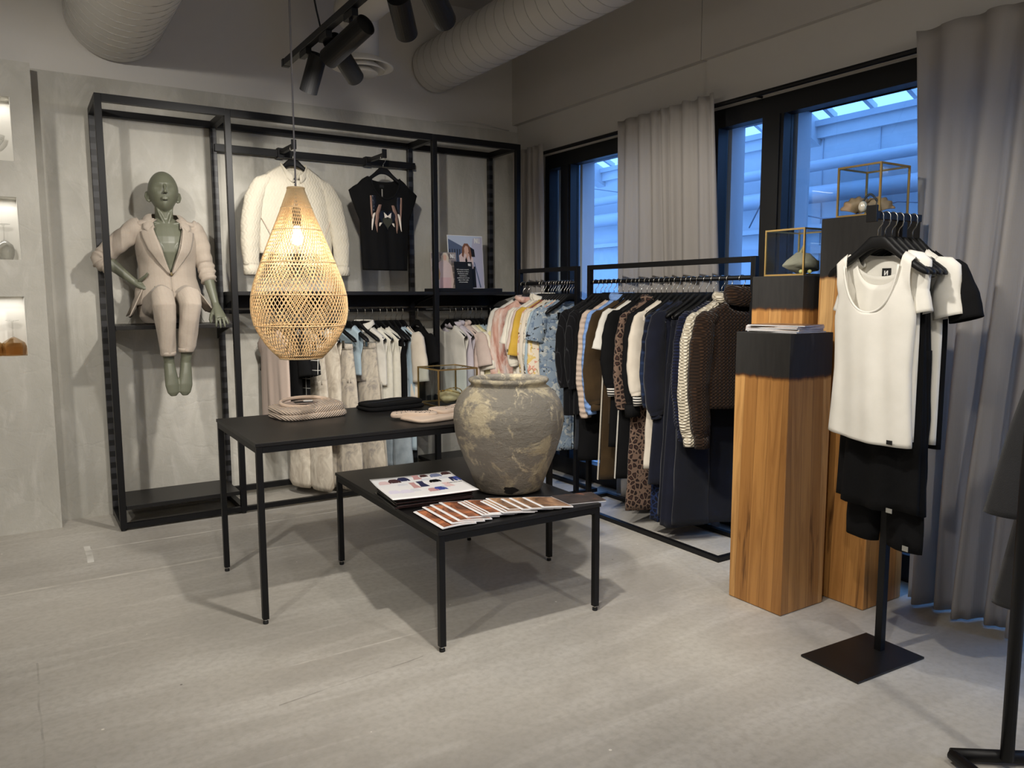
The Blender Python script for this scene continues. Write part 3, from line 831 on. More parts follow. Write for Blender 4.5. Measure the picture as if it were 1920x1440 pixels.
# ------------------------------------------------------------------ rattan pendant
def pendant():
    c = Vector((1.127, 3.62, 0))
    T = thing('pendant_lamp', 'teardrop rattan pendant lamp, lit, hanging over the tall table', 'pendant lamp', (c.x, c.y, 1.16))
    z0, z1 = 1.165, 1.952; H = z1-z0
    prof = [(0.0, 0.092), (0.03, 0.125), (0.08, 0.158), (0.15, 0.191), (0.21, 0.212), (0.28, 0.221), (0.36, 0.219), (0.45, 0.203), (0.55, 0.173), (0.65, 0.143), (0.75, 0.111), (0.85, 0.079), (0.93, 0.055), (1.0, 0.034)]
    def rad(t):
        # smooth interpolation
        return (interp(prof, max(0, t-0.02))+interp(prof, t)*2+interp(prof, min(1, t+0.02)))/4
    m = MB(); N = 66; seg = 34; turn = 0.36*2*math.pi
    for s in (1, -1):
        for k in range(N):
            pts = []
            for i in range(seg+1):
                t = i/seg
                th = 2*math.pi*k/N+s*turn*(t-0.5)+(0.02 if s > 0 else 0)
                rr = rad(t)+s*0.0016
                pts.append((c.x+rr*math.cos(th), c.y+rr*math.sin(th), z0+t*H))
            m.tube(pts, 0.0018, 4)
    for t in (0.0, 0.195, 0.375, 0.565, 0.755, 0.885, 1.0):
        rr = rad(t)+0.002
        m.tube([(c.x+rr*math.cos(2*math.pi*i/48), c.y+rr*math.sin(2*math.pi*i/48), z0+t*H) for i in range(48)], 0.0028 if 0 < t < 1 else 0.005, 5, closed=True)
    m.build('woven_shade', 'rattan', T, smooth=True)
    b = MB().lathe([(0.012, 1.785), (0.016, 1.765), (0.024, 1.735), (0.026, 1.72), (0.021, 1.698), (0.0, 1.690)], (c.x, c.y, 0), 20)
    bulb = b.build('bulb', 'bulb_glow', T, smooth=True)
    MB().lathe([(0.018, 1.78), (0.020, 1.79), (0.020, 1.86), (0.008, 1.87)], (c.x, c.y, 0), 16).build('lamp_holder', 'black_lamp', T, smooth=True)
    MB().tube([(c.x, c.y, 1.865), (c.x, c.y, 2.4), (c.x+0.004, c.y, CZ)], 0.0042, 8).build('cord', 'cord_grey', T)
    k = MB().tube([(c.x-0.03, c.y, 1.953), (c.x+0.03, c.y, 1.953)], 0.003, 6); k.tube([(c.x, c.y-0.03, 1.953), (c.x, c.y+0.03, 1.953)], 0.003, 6)
    k.build('shade_carrier', 'black_lamp', T)
    d = bpy.data.lights.new('pendant_light', 'POINT'); d.energy = 3.2; d.color = (1, .88, .72); d.shadow_soft_size = 0.035
    o = bpy.data.objects.new('pendant_light', d); o.location = (c.x, c.y, 1.64); COL.objects.link(o)
pendant()

# ------------------------------------------------------------------ clay jar
def jar():
    c = (1.985, 3.135, 0.512)
    T = thing('clay_jar', 'big rough grey clay jar with pale patches on the low table', 'jar', c)
    prof = [(0.0, 0.0), (0.13, 0.0), (0.158, 0.006), (0.168, 0.03), (0.190, 0.09), (0.218, 0.16), (0.243, 0.23), (0.261, 0.30), (0.268, 0.355), (0.264, 0.40), (0.248, 0.445), (0.222, 0.482), (0.195, 0.505), (0.182, 0.514), (0.183, 0.524), (0.192, 0.532), (0.195, 0.541), (0.188, 0.549), (0.170, 0.551), (0.152, 0.546), (0.146, 0.535), (0.150, 0.515), (0.200, 0.46), (0.235, 0.36), (0.21, 0.2), (0.14, 0.03), (0.0, 0.03)]
    rnd = random.Random(4)
    fine = []
    for (r0, a), (r1, b) in zip(prof, prof[1:]):
        n = max(1, int(math.hypot(r1-r0, b-a)/0.012))
        fine += [(lerp(r0, r1, i/n), lerp(a, b, i/n)) for i in range(n)]
    fine.append(prof[-1])
    def f(th, z):
        v = Vector((math.cos(th)*2.2, math.sin(th)*2.2, z*6))
        return 1+0.012*noise.noise(v)+0.006*noise.noise(v*4)+0.006*math.cos(2*th+0.7)
    o = MB().lathe(fine, c, 96, True, True, f).build('jar_body', 'rough_clay', T, smooth=True)
    # broken hole low on the camera side
    th = math.atan2(2.975-3.135, 1.90-1.985)-0.03
    m = MB(); pts = []
    for i in range(14):
        a = 2*math.pi*i/14; rr = 1+0.12*math.sin(3*a+1)+0.14*math.sin(5*a+2)
        t2 = th+0.20*rr*math.cos(a); zz = 0.032+0.019*rr*math.sin(a)
        rad_ = (interp([(b, a_) for a_, b in prof[2:9]], zz))*f(t2, zz)+0.0022
        pts.append(Vector((c[0]+rad_*math.cos(t2), c[1]+rad_*math.sin(t2), c[2]+zz)))
    rad_ = interp([(b, a_) for a_, b in prof[2:9]], 0.034)*f(th, 0.034)+0.0022
    cpt = Vector((c[0]+rad_*math.cos(th), c[1]+rad_*math.sin(th), c[2]+0.034))
    m.add(pts+[cpt], [(i, (i+1) % 14, 14) for i in range(14)])
    m.build('broken_hole', 'clay_hole', T)
jar()
# ------------------------------------------------------------------ materials: cloth
def cloth_materials():
    C = cloth
    C('black_cloth', (10, 10, 12), (7, 7, 8), sheen=0.0); C('black_soft', (12, 12, 14), (8, 8, 10), sheen=0.0)
    C('white_jersey', (240, 236, 226), (232, 228, 217), sheen=0.05, bump=0.08)
    C('white_cotton', (228, 224, 214), (214, 210, 200)); C('offwhite', (222, 214, 198), (206, 198, 182))
    C('cream', (226, 216, 200), (214, 203, 186)); C('cream_pale', (236, 230, 216), (224, 216, 200))
    C('beige', (205, 186, 168), (190, 170, 152)); C('blush', (214, 196, 186), (200, 180, 170))
    C('pale_lilac', (205, 198, 206), (190, 182, 190)); C('pale_yellow', (232, 224, 178), (220, 210, 165))
    C('pale_blue', (178, 196, 206), (160, 180, 192)); C('light_denim', (170, 182, 190), (148, 160, 170), 14)
    C('sky_blue', (138, 170, 222), (122, 154, 208)); C('dark_denim', (42, 46, 54), (28, 31, 38), 14)
    C('olive_brown', (66, 50, 28), (54, 40, 22)); C('rust', (150, 78, 62), (130, 66, 52))
    C('mustard', (214, 176, 76), (196, 158, 60)); C('navy', (15, 19, 36), (10, 13, 27))
    C('navy_dark', (12, 15, 27), (9, 11, 20)); C('greige', (158, 140, 128), (142, 124, 112))
    C('charcoal_coat', (44, 44, 46), (37, 37, 39), 3, bump=0.35, rough=0.7)
    C('blue_print_base', (104, 130, 172), (80, 104, 146), 10)
    C('folded_beige', (206, 186, 168), (196, 176, 158))
    plain('clear_plastic', (215, 222, 226), 0.3)
    plain('label_black', (12, 12, 13), 0.6); plain('label_white', (236, 234, 230), 0.7); plain('tag_brown', (120, 104, 70), 0.7)
    plain('label_silver', (150, 148, 140), 0.5)
    def pat(name, fn, rough=0.9, bump=None):
        t = NT(name); c = fn(t); t.color(c); t.set(rough, 0, 0.2, 0.1)
        t.bump(bump(t) if bump else t.mix(0.5, t.noise(14, 3), t.noise(260, 2)), 0.6 if bump else 0.25, 0.008 if bump else 0.006); MATS[name] = t.m
    def leopard(t, base, spot, dark):
        v = t.n('ShaderNodeTexVoronoi'); v.inputs['Scale'].default_value = 36
        t.l(t.co((1, 1, 0.85)), v.inputs['Vector'])
        v.feature = 'DISTANCE_TO_EDGE'
        n = t.math('ADD', v.outputs['Distance'], t.math('MULTIPLY', t.math('SUBTRACT', t.noise(60, 2), 0.5), 0.12))
        return t.ramp(n, [(0.0, base), (0.10, base), (0.15, dark), (0.27, dark), (0.34, spot), (1.0, spot)])
    pat('leopard', lambda t: leopard(t, (118, 96, 82), (70, 48, 42), (34, 25, 24)))
    pat('leopard_blue', lambda t: leopard(t, (24, 38, 72), (15, 24, 50), (9, 12, 24)))
    def pinstripe(t):
        x, y, z = t.sep(); f = t.math('FRACT', t.math('MULTIPLY', t.math('ADD', x, y), 46))
        return t.mix(t.math('LESS_THAN', f, 0.07), (15, 15, 18), (46, 46, 50))
    pat('pinstripe', pinstripe)
    def tiedye(t, a, b, c):
        n = t.noise(7, 4, t.co((1.4, 1.4, 0.7)), 0.6, 1.5)
        return t.ramp(n, [(0.32, a), (0.5, b), (0.66, c)])
    pat('tie_dye_rose', lambda t: tiedye(t, (176, 112, 96), (214, 176, 160), (228, 214, 204)))
    pat('tie_dye_grey', lambda t: tiedye(t, (136, 130, 130), (196, 186, 170), (218, 208, 192)))
    pat('tie_dye_beige', lambda t: tiedye(t, (176, 164, 148), (206, 196, 180), (226, 218, 202)))
    def floral(t, base, a, b, dark):
        c = t.mix(t.bw(t.noise(16, 2, None, 0.5, 1), 0.55, 0.6), base, a)
        c = t.mix(t.bw(t.noise(21, 2, t.co((1, 1, 1), (1, 0.3, 0)), 0.5, 1), 0.58, 0.62), c, b)
        return t.mix(t.bw(t.noise(27, 3, t.co((1, 1, 1), (0.4, 1, 0)), 0.5, 1.5), 0.62, 0.66), c, dark)
    pat('floral_warm', lambda t: floral(t, (232, 218, 200), (214, 160, 138), (222, 190, 110), (120, 80, 60)))
    pat('floral_blue', lambda t: floral(t, (140, 156, 172), (190, 194, 192), (108, 126, 150), (30, 32, 38)))
    pat('floral_yellow', lambda t: floral(t, (236, 222, 200), (226, 196, 120), (222, 160, 140), (150, 130, 60)))
    pat('black_white_print', lambda t: floral(t, (226, 220, 206), (190, 180, 160), (90, 80, 70), (24, 24, 24)))
    def plaid(t):
        x, y, z = t.sep()
        a = t.math('LESS_THAN', t.math('FRACT', t.math('MULTIPLY', z, 16)), 0.22)
        b = t.math('LESS_THAN', t.math('FRACT', t.math('MULTIPLY', t.math('ADD', x, y), 16)), 0.22)
        return t.mix(t.math('MULTIPLY', t.math('ADD', a, b), 0.4), (14, 18, 32), (42, 58, 90))
    pat('plaid_navy', plaid)
    def grid(t):
        x, y, z = t.sep()
        a = t.math('LESS_THAN', t.math('FRACT', t.math('MULTIPLY', z, 15)), 0.06)
        b = t.math('LESS_THAN', t.math('FRACT', t.math('MULTIPLY', t.math('ADD', x, y), 13)), 0.08)
        return t.mix(t.math('MAXIMUM', a, b), (15, 15, 17), (190, 188, 182))
    pat('grid_black', grid)
    def scr(t): return t.math('ADD', t.wave(9, t.co((0.3, 0.3, 1)), 3, 2, dirn='Z'), t.math('MULTIPLY', t.noise(30, 3), 0.5))
    pat('scrunch_beige', lambda t: t.mix(t.noise(40, 3), (212, 194, 178), (186, 164, 148)), 0.9, scr)
    pat('scrunch_blue', lambda t: t.mix(t.noise(40, 3), (142, 176, 228), (104, 140, 202)), 0.9, scr)
    def knit(t):
        x, y, z = t.sep()
        a = t.math('SINE', t.math('MULTIPLY', t.math('ADD', x, y), 300)); b = t.math('SINE', t.math('MULTIPLY', z, 340))
        return t.math('ADD', t.math('MULTIPLY', a, b), t.math('MULTIPLY', a, 0.5))
    def knitc(a, b):
        return lambda t: t.mix(t.bw(knit(t), -0.2, 0.9), b, a)
    pat('knit_cream', knitc((232, 224, 206), (176, 166, 146)), 0.95, knit)
    pat('knit_brown', knitc((56, 37, 22), (31, 19, 11)), 0.95, knit)
    pat('knit_navy', knitc((20, 27, 56), (10, 13, 30)), 0.95, knit)
    def quilt(t):
        x, y, z = t.sep()
        a = t.math('ABSOLUTE', t.math('SINE', t.math('ADD', t.math('MULTIPLY', x, 150), t.math('MULTIPLY', t.math('SINE', t.math('MULTIPLY', z, 130)), 0.9))))
        return t.math('ADD', a, t.math('MULTIPLY', t.noise(24, 3), 0.6))
    pat('quilted_cream', lambda t: t.mix(t.noise(20, 3), (206, 199, 182), (194, 186, 168)), 0.85, quilt)
    for nd in MATS['quilted_cream'].node_tree.nodes:
        if nd.type == 'BUMP': nd.inputs['Strength'].default_value = 0.4; nd.inputs['Distance'].default_value = 0.004
    def rib(t):
        x, y, z = t.sep()
        return t.math('SINE', t.math('MULTIPLY', t.math('SUBTRACT', t.math('MULTIPLY', t.math('ABSOLUTE', x), 1.0), t.math('MULTIPLY', z, 1.2)), 420))
    pat('rib_beige', lambda t: t.mix(t.bw(rib(t), -0.6, 0.6), (186, 168, 151), (212, 195, 178)), 0.95, rib)
    def textured(t): return t.noise(40, 5, t.co((1, 1, 0.5)), 0.7, 1)
    pat('textured_white', lambda t: t.mix(t.noise(25, 4), (236, 232, 218), (212, 208, 194)), 0.9, textured)
    def stitch(t):
        x, y, z = t.sep()
        a = t.math('LESS_THAN', t.math('FRACT', t.math('MULTIPLY', z, 22)), 0.25)
        b = t.math('LESS_THAN', t.math('ABSOLUTE', t.math('SUBTRACT', t.math('FRACT', t.math('MULTIPLY', y, 9)), 0.5)), 0.06)
        return t.mix(t.math('MULTIPLY', a, b), (190, 172, 160), (60, 48, 44))
    pat('stitched_beige', stitch)
    def suit(t):
        x, y, z = t.sep()
        f = t.math('FRACT', t.math('MULTIPLY', t.math('ADD', x, t.math('MULTIPLY', y, 0.35)), 40))
        c = t.mix(t.noise(60, 3), (174, 163, 150), (165, 153, 140))
        return t.mix(t.math('MULTIPLY', t.math('LESS_THAN', f, 0.08), 0.35), c, (158, 140, 128))
    pat('suit_pinstripe', suit)
    def cuff(t):
        x, y, z = t.sep(); f = t.math('FRACT', t.math('MULTIPLY', z, 62))
        return t.mix(t.math('GREATER_THAN', f, 0.5), (16, 16, 18), (226, 222, 214))
    pat('striped_cuff', cuff)
cloth_materials()

# ------------------------------------------------------------------ hanger
def hanger_proto():
    root = local('clothes_hanger', 'x', 'clothes hanger')
    m = MB(); st = []
    prof = [(0.0, -0.076, -0.122, .007), (0.018, -0.076, -0.123, .007), (0.032, -0.078, -0.127, .008), (0.048, -0.092, -0.134, .009), (0.075, -0.117, -0.150, .011), (0.105, -0.141, -0.171, .014), (0.14, -0.163, -0.192, .018), (0.17, -0.181, -0.211, .020), (0.192, -0.197, -0.222, .018), (0.205, -0.212, -0.225, .010)]
    full = [(-a, b, c, d) for a, b, c, d in prof[:0:-1]]+prof
    rings = []
    for x, zt, zb, ty in full:
        ring = []
        for k in range(10):
            th = 2*math.pi*k/10
            cy = math.copysign(abs(math.cos(th))**0.6, math.cos(th)); cz = math.copysign(abs(math.sin(th))**0.6, math.sin(th))
            ring.append(Vector((x, ty*cy, (zt+zb)/2+(zt-zb)/2*cz)))
        rings.append(ring)
    m.rings(rings)
    m.build('shoulder_bar', 'black_lamp', root, smooth=True)
    pts = [(0, 0, -0.085), (0, 0, -0.055), (0.004, 0, -0.045), (0.016, 0, -0.033), (0.0205, 0, -0.019)]
    for a in range(-20, 225, 22):
        pts.append((0.0195*math.cos(R(a))-0.0, 0, -0.0035+0.0195*math.sin(R(a))))
    MB().tube(pts, 0.0021, 7).build('hook', 'hook_steel', root, smooth=True)
    return root
HANGER = hanger_proto()
HANGER_USED = [False]
def put_hanger(loc, rz, lab, group=None):
    o = HANGER if not HANGER_USED[0] else copy_tree(HANGER)
    HANGER_USED[0] = True
    o.location = loc; o.rotation_euler = (0, 0, rz); o['label'] = lab
    if group: o['group'] = group
    return o

# ------------------------------------------------------------------ garments, built in hanger space: x across, -y front, z down from the rail
def shoulder_z(x, top=-0.108):
    return interp([(0.0, -0.076), (0.045, -0.090), (0.075, -0.115), (0.105, -0.139), (0.14, -0.161), (0.17, -0.179), (0.20, -0.208), (0.24, -0.25), (0.3, -0.33)], abs(x))+0.006
def top_body(m, tab, zhem, d, nw, ndf, ndb, fold, seed, nu=33, nv=26, hemf=None, zt=None, split=0.0, flare=0.0):
    """front and back panels; tab: [(z, halfwidth)] rising."""
    rnd = random.Random(seed); a1, a2, a3 = [rnd.uniform(0, 6.28) for _ in range(3)]; fq = rnd.uniform(5, 8)
    ws = tab[-1][1]
    for side, nd in ((-1, ndf), (1, ndb)):
        def P(i, j):
            u = -1+2*i; s = math.sin(u*math.pi/2)*0.25+u*0.75
            xs = s*ws; ax = abs(xs)
            sz = (zt or shoulder_z)(xs)
            top = sz
            if ax < nw:
                zn = (zt or shoulder_z)(nw)
                top = zn-nd*math.sqrt(max(0, 1-(ax/nw)**2.3))
            hz = zhem+(hemf(s) if hemf else 0)
            z = lerp(hz, top, j)
            x = s*interp(tab, z)
            zz = (zt or shoulder_z)(max(ax, nw*0.9))
            t = max(0.0, min(1.0, (zz-z)/0.12))**0.6
            low = max(0.0, min(1.0, (zz-z)/0.5))
            e = math.sqrt(max(0, 1-abs(s)**2.4))
            y = side*d*e*(0.25+0.75*t)*(1+flare*low)
            if ax < 0.205:      # cloth passes over the thickness of the hanger
                q = max(0.0, min(1.0, (z+0.34)/0.10)); q = q*q*(3-2*q)
                hy = 0.0235*q*min(1.0, max(0.0, (zz-z)/0.010))**0.5
                y = side*max(abs(y), hy)
            y += fold*e*low*math.sin(fq*s+a1+1.2*z*3)*(1 if side < 0 else 0.7)+0.4*fold*e*low*math.sin(fq*2.1*s+a2+z*4)
            if side < 0 and split: y -= split*math.exp(-(s/0.06)**2)
            return Vector((x, y, z))
        m.grid(P, nu, nv)
def sleeve(m, side, pts, r, ry, wr=0.006, seed=0, n=14, cap=False):
    rnd = random.Random(seed); p = rnd.uniform(0, 6)
    P = [Vector((side*x, y, z)) for x, y, z in pts]
    # resample
    out = []; rr = []; rb = []
    for i in range(len(P)-1):
        k = 7
        for j in range(k):
            t = j/k; out.append(P[i].lerp(P[i+1], t)); rr.append(lerp(r[i], r[i+1], t)); rb.append(lerp(ry[i], ry[i+1], t))
    out.append(P[-1]); rr.append(r[-1]); rb.append(ry[-1])
    m.tube(out, rr, n, rb, up=Vector((0, 1, 0)), cap=cap,
           wob=lambda i, th: min(1, i/5)*wr*(0.75*math.sin(th*3+p+i*0.10)+0.45*math.sin(i*0.5+p)*math.cos(th+p)+0.22*math.sin(i*1.5+th*2)))
def make_top(name, lab, cat, mat, L=0.62, hw=0.235, sh=0.20, sl='long', d=0.022, nw=0.085, ndf=0.06, ndb=0.02, fold=0.006, seed=0,
             collar=None, sl_mat=None, cuff=None, puff=0.0, hem_hw=None, sl_len=None, label_=False, drop=0.03, arm_r=0.062, wr=0.006, group=None, hood=False, flare=0.2):
    root = local(name, lab, cat, group)
    tab = [(-L, hem_hw or hw), (-0.45, hw), (-0.33, hw*0.98), (-0.22, max(sh, hw*0.92)), (-0.15, sh)]
    m = MB(); top_body(m, tab, -L, d, nw, ndf, ndb, fold, seed, flare=flare)
    m.build('body', mat, root, smooth=True, solid=0.002, weld=0.0015)
    zs = shoulder_z(sh)
    if sl == 'long':
        l = sl_len or 0.52
        x1 = sh+drop
        pts = [(sh-0.045, 0, zs-0.005), (sh+0.012, 0, zs-0.035), (x1, -0.004, zs-0.16), (x1+0.015, -0.008, zs-l*0.62), (x1+0.004, -0.014, zs-l*0.93), (x1, -0.015, zs-l)]
        r = [0.03, arm_r*0.8, arm_r, arm_r*0.9+puff, arm_r*0.8+puff, arm_r*0.55+puff*0.1]
        ry = [d*0.8, d*1.15, d*1.25, d*1.15+puff*0.4, d*1.1+puff*0.4, d*0.9]
    elif sl == 'short':
        l = sl_len or 0.24; x1 = sh+(0.05 if drop == 0.03 else drop)
        pts = [(sh-0.045, 0, zs-0.005), (sh+0.012, 0, zs-0.03), (x1-0.01, -0.002, zs-l*0.6), (x1+0.01, -0.004, zs-l)]
        r = [0.03, arm_r*0.95, arm_r*1.15, arm_r*1.2]; ry = [d*0.8, d*1.2, d*1.3, d*1.35]
    if sl:
        for s in (-1, 1):
            k = MB(); sleeve(k, s, pts, r, ry, wr, seed+s)
            so = k.build('sleeve', sl_mat or mat, root, smooth=True, solid=0.002)
            if cuff:
                a = Vector((s*pts[-1][0], pts[-1][1], pts[-1][2])); b = Vector((s*pts[-2][0], pts[-2][1], pts[-2][2]))
                dr = (a-b).normalized(); c = MB()
                ln, cr, cm = cuff
                c.tube([a-dr*0.004, a+dr*ln*0.5, a+dr*ln], [r[-1]*cr*0.96, r[-1]*cr, r[-1]*cr*0.97], 14, [ry[-1]*cr]*3, up=Vector((0, 1, 0)), cap=False)
                c.build('cuff', cm, so, smooth=True, solid=0.002)
    if collar == 'shirt':
        c = MB()
        def P(i, j):
            th = math.pi*(0.06+0.88*i)-math.pi*1.5-0.0
            th = -math.pi/2+R(20)+(2*math.pi-R(40))*i
            rx, ry_ = nw*(1.0+0.12*(1-j)), d*1.5+0.012
            fr = max(0, -math.sin(th))
            z = shoulder_z(nw)+0.012+0.035*j-ndf*0.5*fr-(0.03*fr*(1-j))
            return Vector((rx*math.cos(th), ry_*math.sin(th)*(1.0+0.5*(1-j)), z))
        c.grid(P, 26, 4); c.build('collar', mat, root, smooth=True, solid=0.003)
    elif collar in ('roll', 'ruffle', 'hood'):
        c = MB(); amp = 0.006 if collar == 'ruffle' else 0.0
        hh = {'roll': 0.055, 'ruffle': 0.04, 'hood': 0.10}[collar]
        def P(i, j):
            th = 2*math.pi*i
            b = math.sin(math.pi*j)
            rx, ry_ = nw*(0.98+0.18*b), d*1.25+0.016*b+0.008
            z = shoulder_z(nw)-0.012+hh*j-ndf*0.35*max(0, -math.sin(th))*(1-0.4*j)
            w = amp*math.sin(th*11)*(0.5+j)
            return Vector(((rx+w)*math.cos(th), (ry_+w)*math.sin(th)-(0.012 if collar == 'hood' else 0), z))
        c.grid(P, 40 if amp else 28, 7, wrap=True); c.build('hood' if collar == 'hood' else 'collar', mat, root, smooth=True, solid=0.004)
    if label_:
        l = MB().box((-0.017, d*0.70, shoulder_z(nw)-ndb-0.05), (0.017, d*0.70+0.002, shoulder_z(nw)-ndb-0.012))
        l.build('neck_label', 'label_black', root)
    return root
def make_pants(name, lab, cat, mat, L=1.0, hw=0.19, leg=0.115, top=-0.235, d=0.022, fold=0.008, seed=0, skirt=False, hem=None, gather=False, clip=True, group=None, stripe=None):
    root = local(name, lab, cat, group)
    rnd = random.Random(seed); a1 = rnd.uniform(0, 6)
    if skirt:
        m = MB(); n = 44; rings = []
        for j in range(26):
            t = j/25; z = top-(L*t); w = lerp(hw*0.92, hem or hw*1.25, t**0.8); dd = d*(1+0.8*t); ring = []
            for k in range(n):
                th = 2*math.pi*k/n
                f = fold*t**0.7*math.sin(th*7+a1+t)*1.3
                ring.append(Vector(((w+f)*math.cos(th), (dd+f)*math.sin(th), z+0.008*t*math.sin(th*3+a1))))
            rings.append(ring)
        m.rings(rings, False, False); m.build('skirt_body', mat, root, smooth=True, solid=0.002)
    else:
        cz = top-0.27; m = MB(); n = 30; rings = []
        for j in range(9):
            t = j/8; z = lerp(top, cz, t); w = lerp(hw*0.86, hw, t); ring = []
            for k in range(n):
                th = 2*math.pi*k/n; f = fold*0.5*t*math.sin(th*6+a1)
                ring.append(Vector(((w+f)*math.cos(th), (d*1.2+f)*math.sin(th), z)))
            rings.append(ring)
        m.rings(rings, False, True); hipo = m.build('seat', mat, root, smooth=True, solid=0.0015)
        for s in (-1, 1):
            k = MB(); rings = []
            for j in range(22):
                t = j/21; z = lerp(cz+0.03, top-L, t); w = lerp(hw*0.478, (hem or leg)*1.0, t); cx = s*(hw*0.5+0.004+0.01*t); ring = []
                for q in range(18):
                    th = 2*math.pi*q/18; f = fold*min(1, 3*t)*(math.sin(th*4+a1+s+t*2)*0.7+0.3*math.sin(t*22+th*2))
                    g = 0.75 if (gather and t > 0.97) else 1
                    ring.append(Vector((cx+(w+f)*math.cos(th)*g, (d*lerp(1.0, 1.15, min(1, t*3))+0.5*f)*math.sin(th)*g, z)))
                rings.append(ring)
            k.rings(rings, False, False); lg = k.build('trouser_leg', mat, root, smooth=True, solid=0.0015)
            if stripe:
                b = MB(); w0 = hw*0.5+hw*0.5; 
                b.grid(lambda i, j: Vector((s*(hw*0.5+0.004+0.01*(1-j))+s*(lerp(hem or leg, hw*0.5, j)+fold+0.002), -0.008+0.016*i, lerp(top-L, cz, j))), 2, 12)
                b.build('side_stripe', stripe, lg, solid=0.002)
    m = MB(); rings = []
    for z, e in ((top+0.012, 0), (top-0.012, .003), (top-0.03, .001)):
        rings.append([Vector(((hw*0.86+e+0.002*math.sin(k*3.0))*math.cos(2*math.pi*k/40), (d*1.2+e+0.003)*math.sin(2*math.pi*k/40), z)) for k in range(40)])
    m.rings(rings, False, False); m.build('waistband', mat, root, smooth=True, solid=0.002)
    if clip: pass
    return root
def clip_hanger_proto():
    root = copy_tree(HANGER)
    KIDS.pop(root, None)
    root.name = 'clip_hanger'; root['category'] = 'clothes hanger'
    w = MB().tube([(-0.165, 0, -0.205), (-0.167, 0, -0.226), (-0.16, 0, -0.231), (0.16, 0, -0.231), (0.167, 0, -0.226), (0.165, 0, -0.205)], 0.002, 6)
    w.build('clip_wire', 'hook_steel', root)
    for s in (-1, 1):
        MB().box((s*0.115-0.012, -0.036, -0.262), (s*0.115+0.012, -0.031, -0.212)).build('clip', 'chrome', root, bevel=0.001)
    return root
CLIPH = clip_hanger_proto(); CLIP_USED = [False]
def put_clip_hanger(loc, rz, lab, group=None):
    o = CLIPH if not CLIP_USED[0] else copy_tree(CLIPH)
    CLIP_USED[0] = True
    o.location = loc; o.rotation_euler = (0, 0, rz); o['label'] = lab
    if group: o['group'] = group
    return o
def hang(root, loc, rz, short, group=None, clip=False):
    root.location = loc; root.rotation_euler = (0, 0, rz)
    f = put_clip_hanger if clip else put_hanger
    f(loc, rz, ('black clip hanger holding the ' if clip else 'black hanger holding the ')+short, group)
    return root
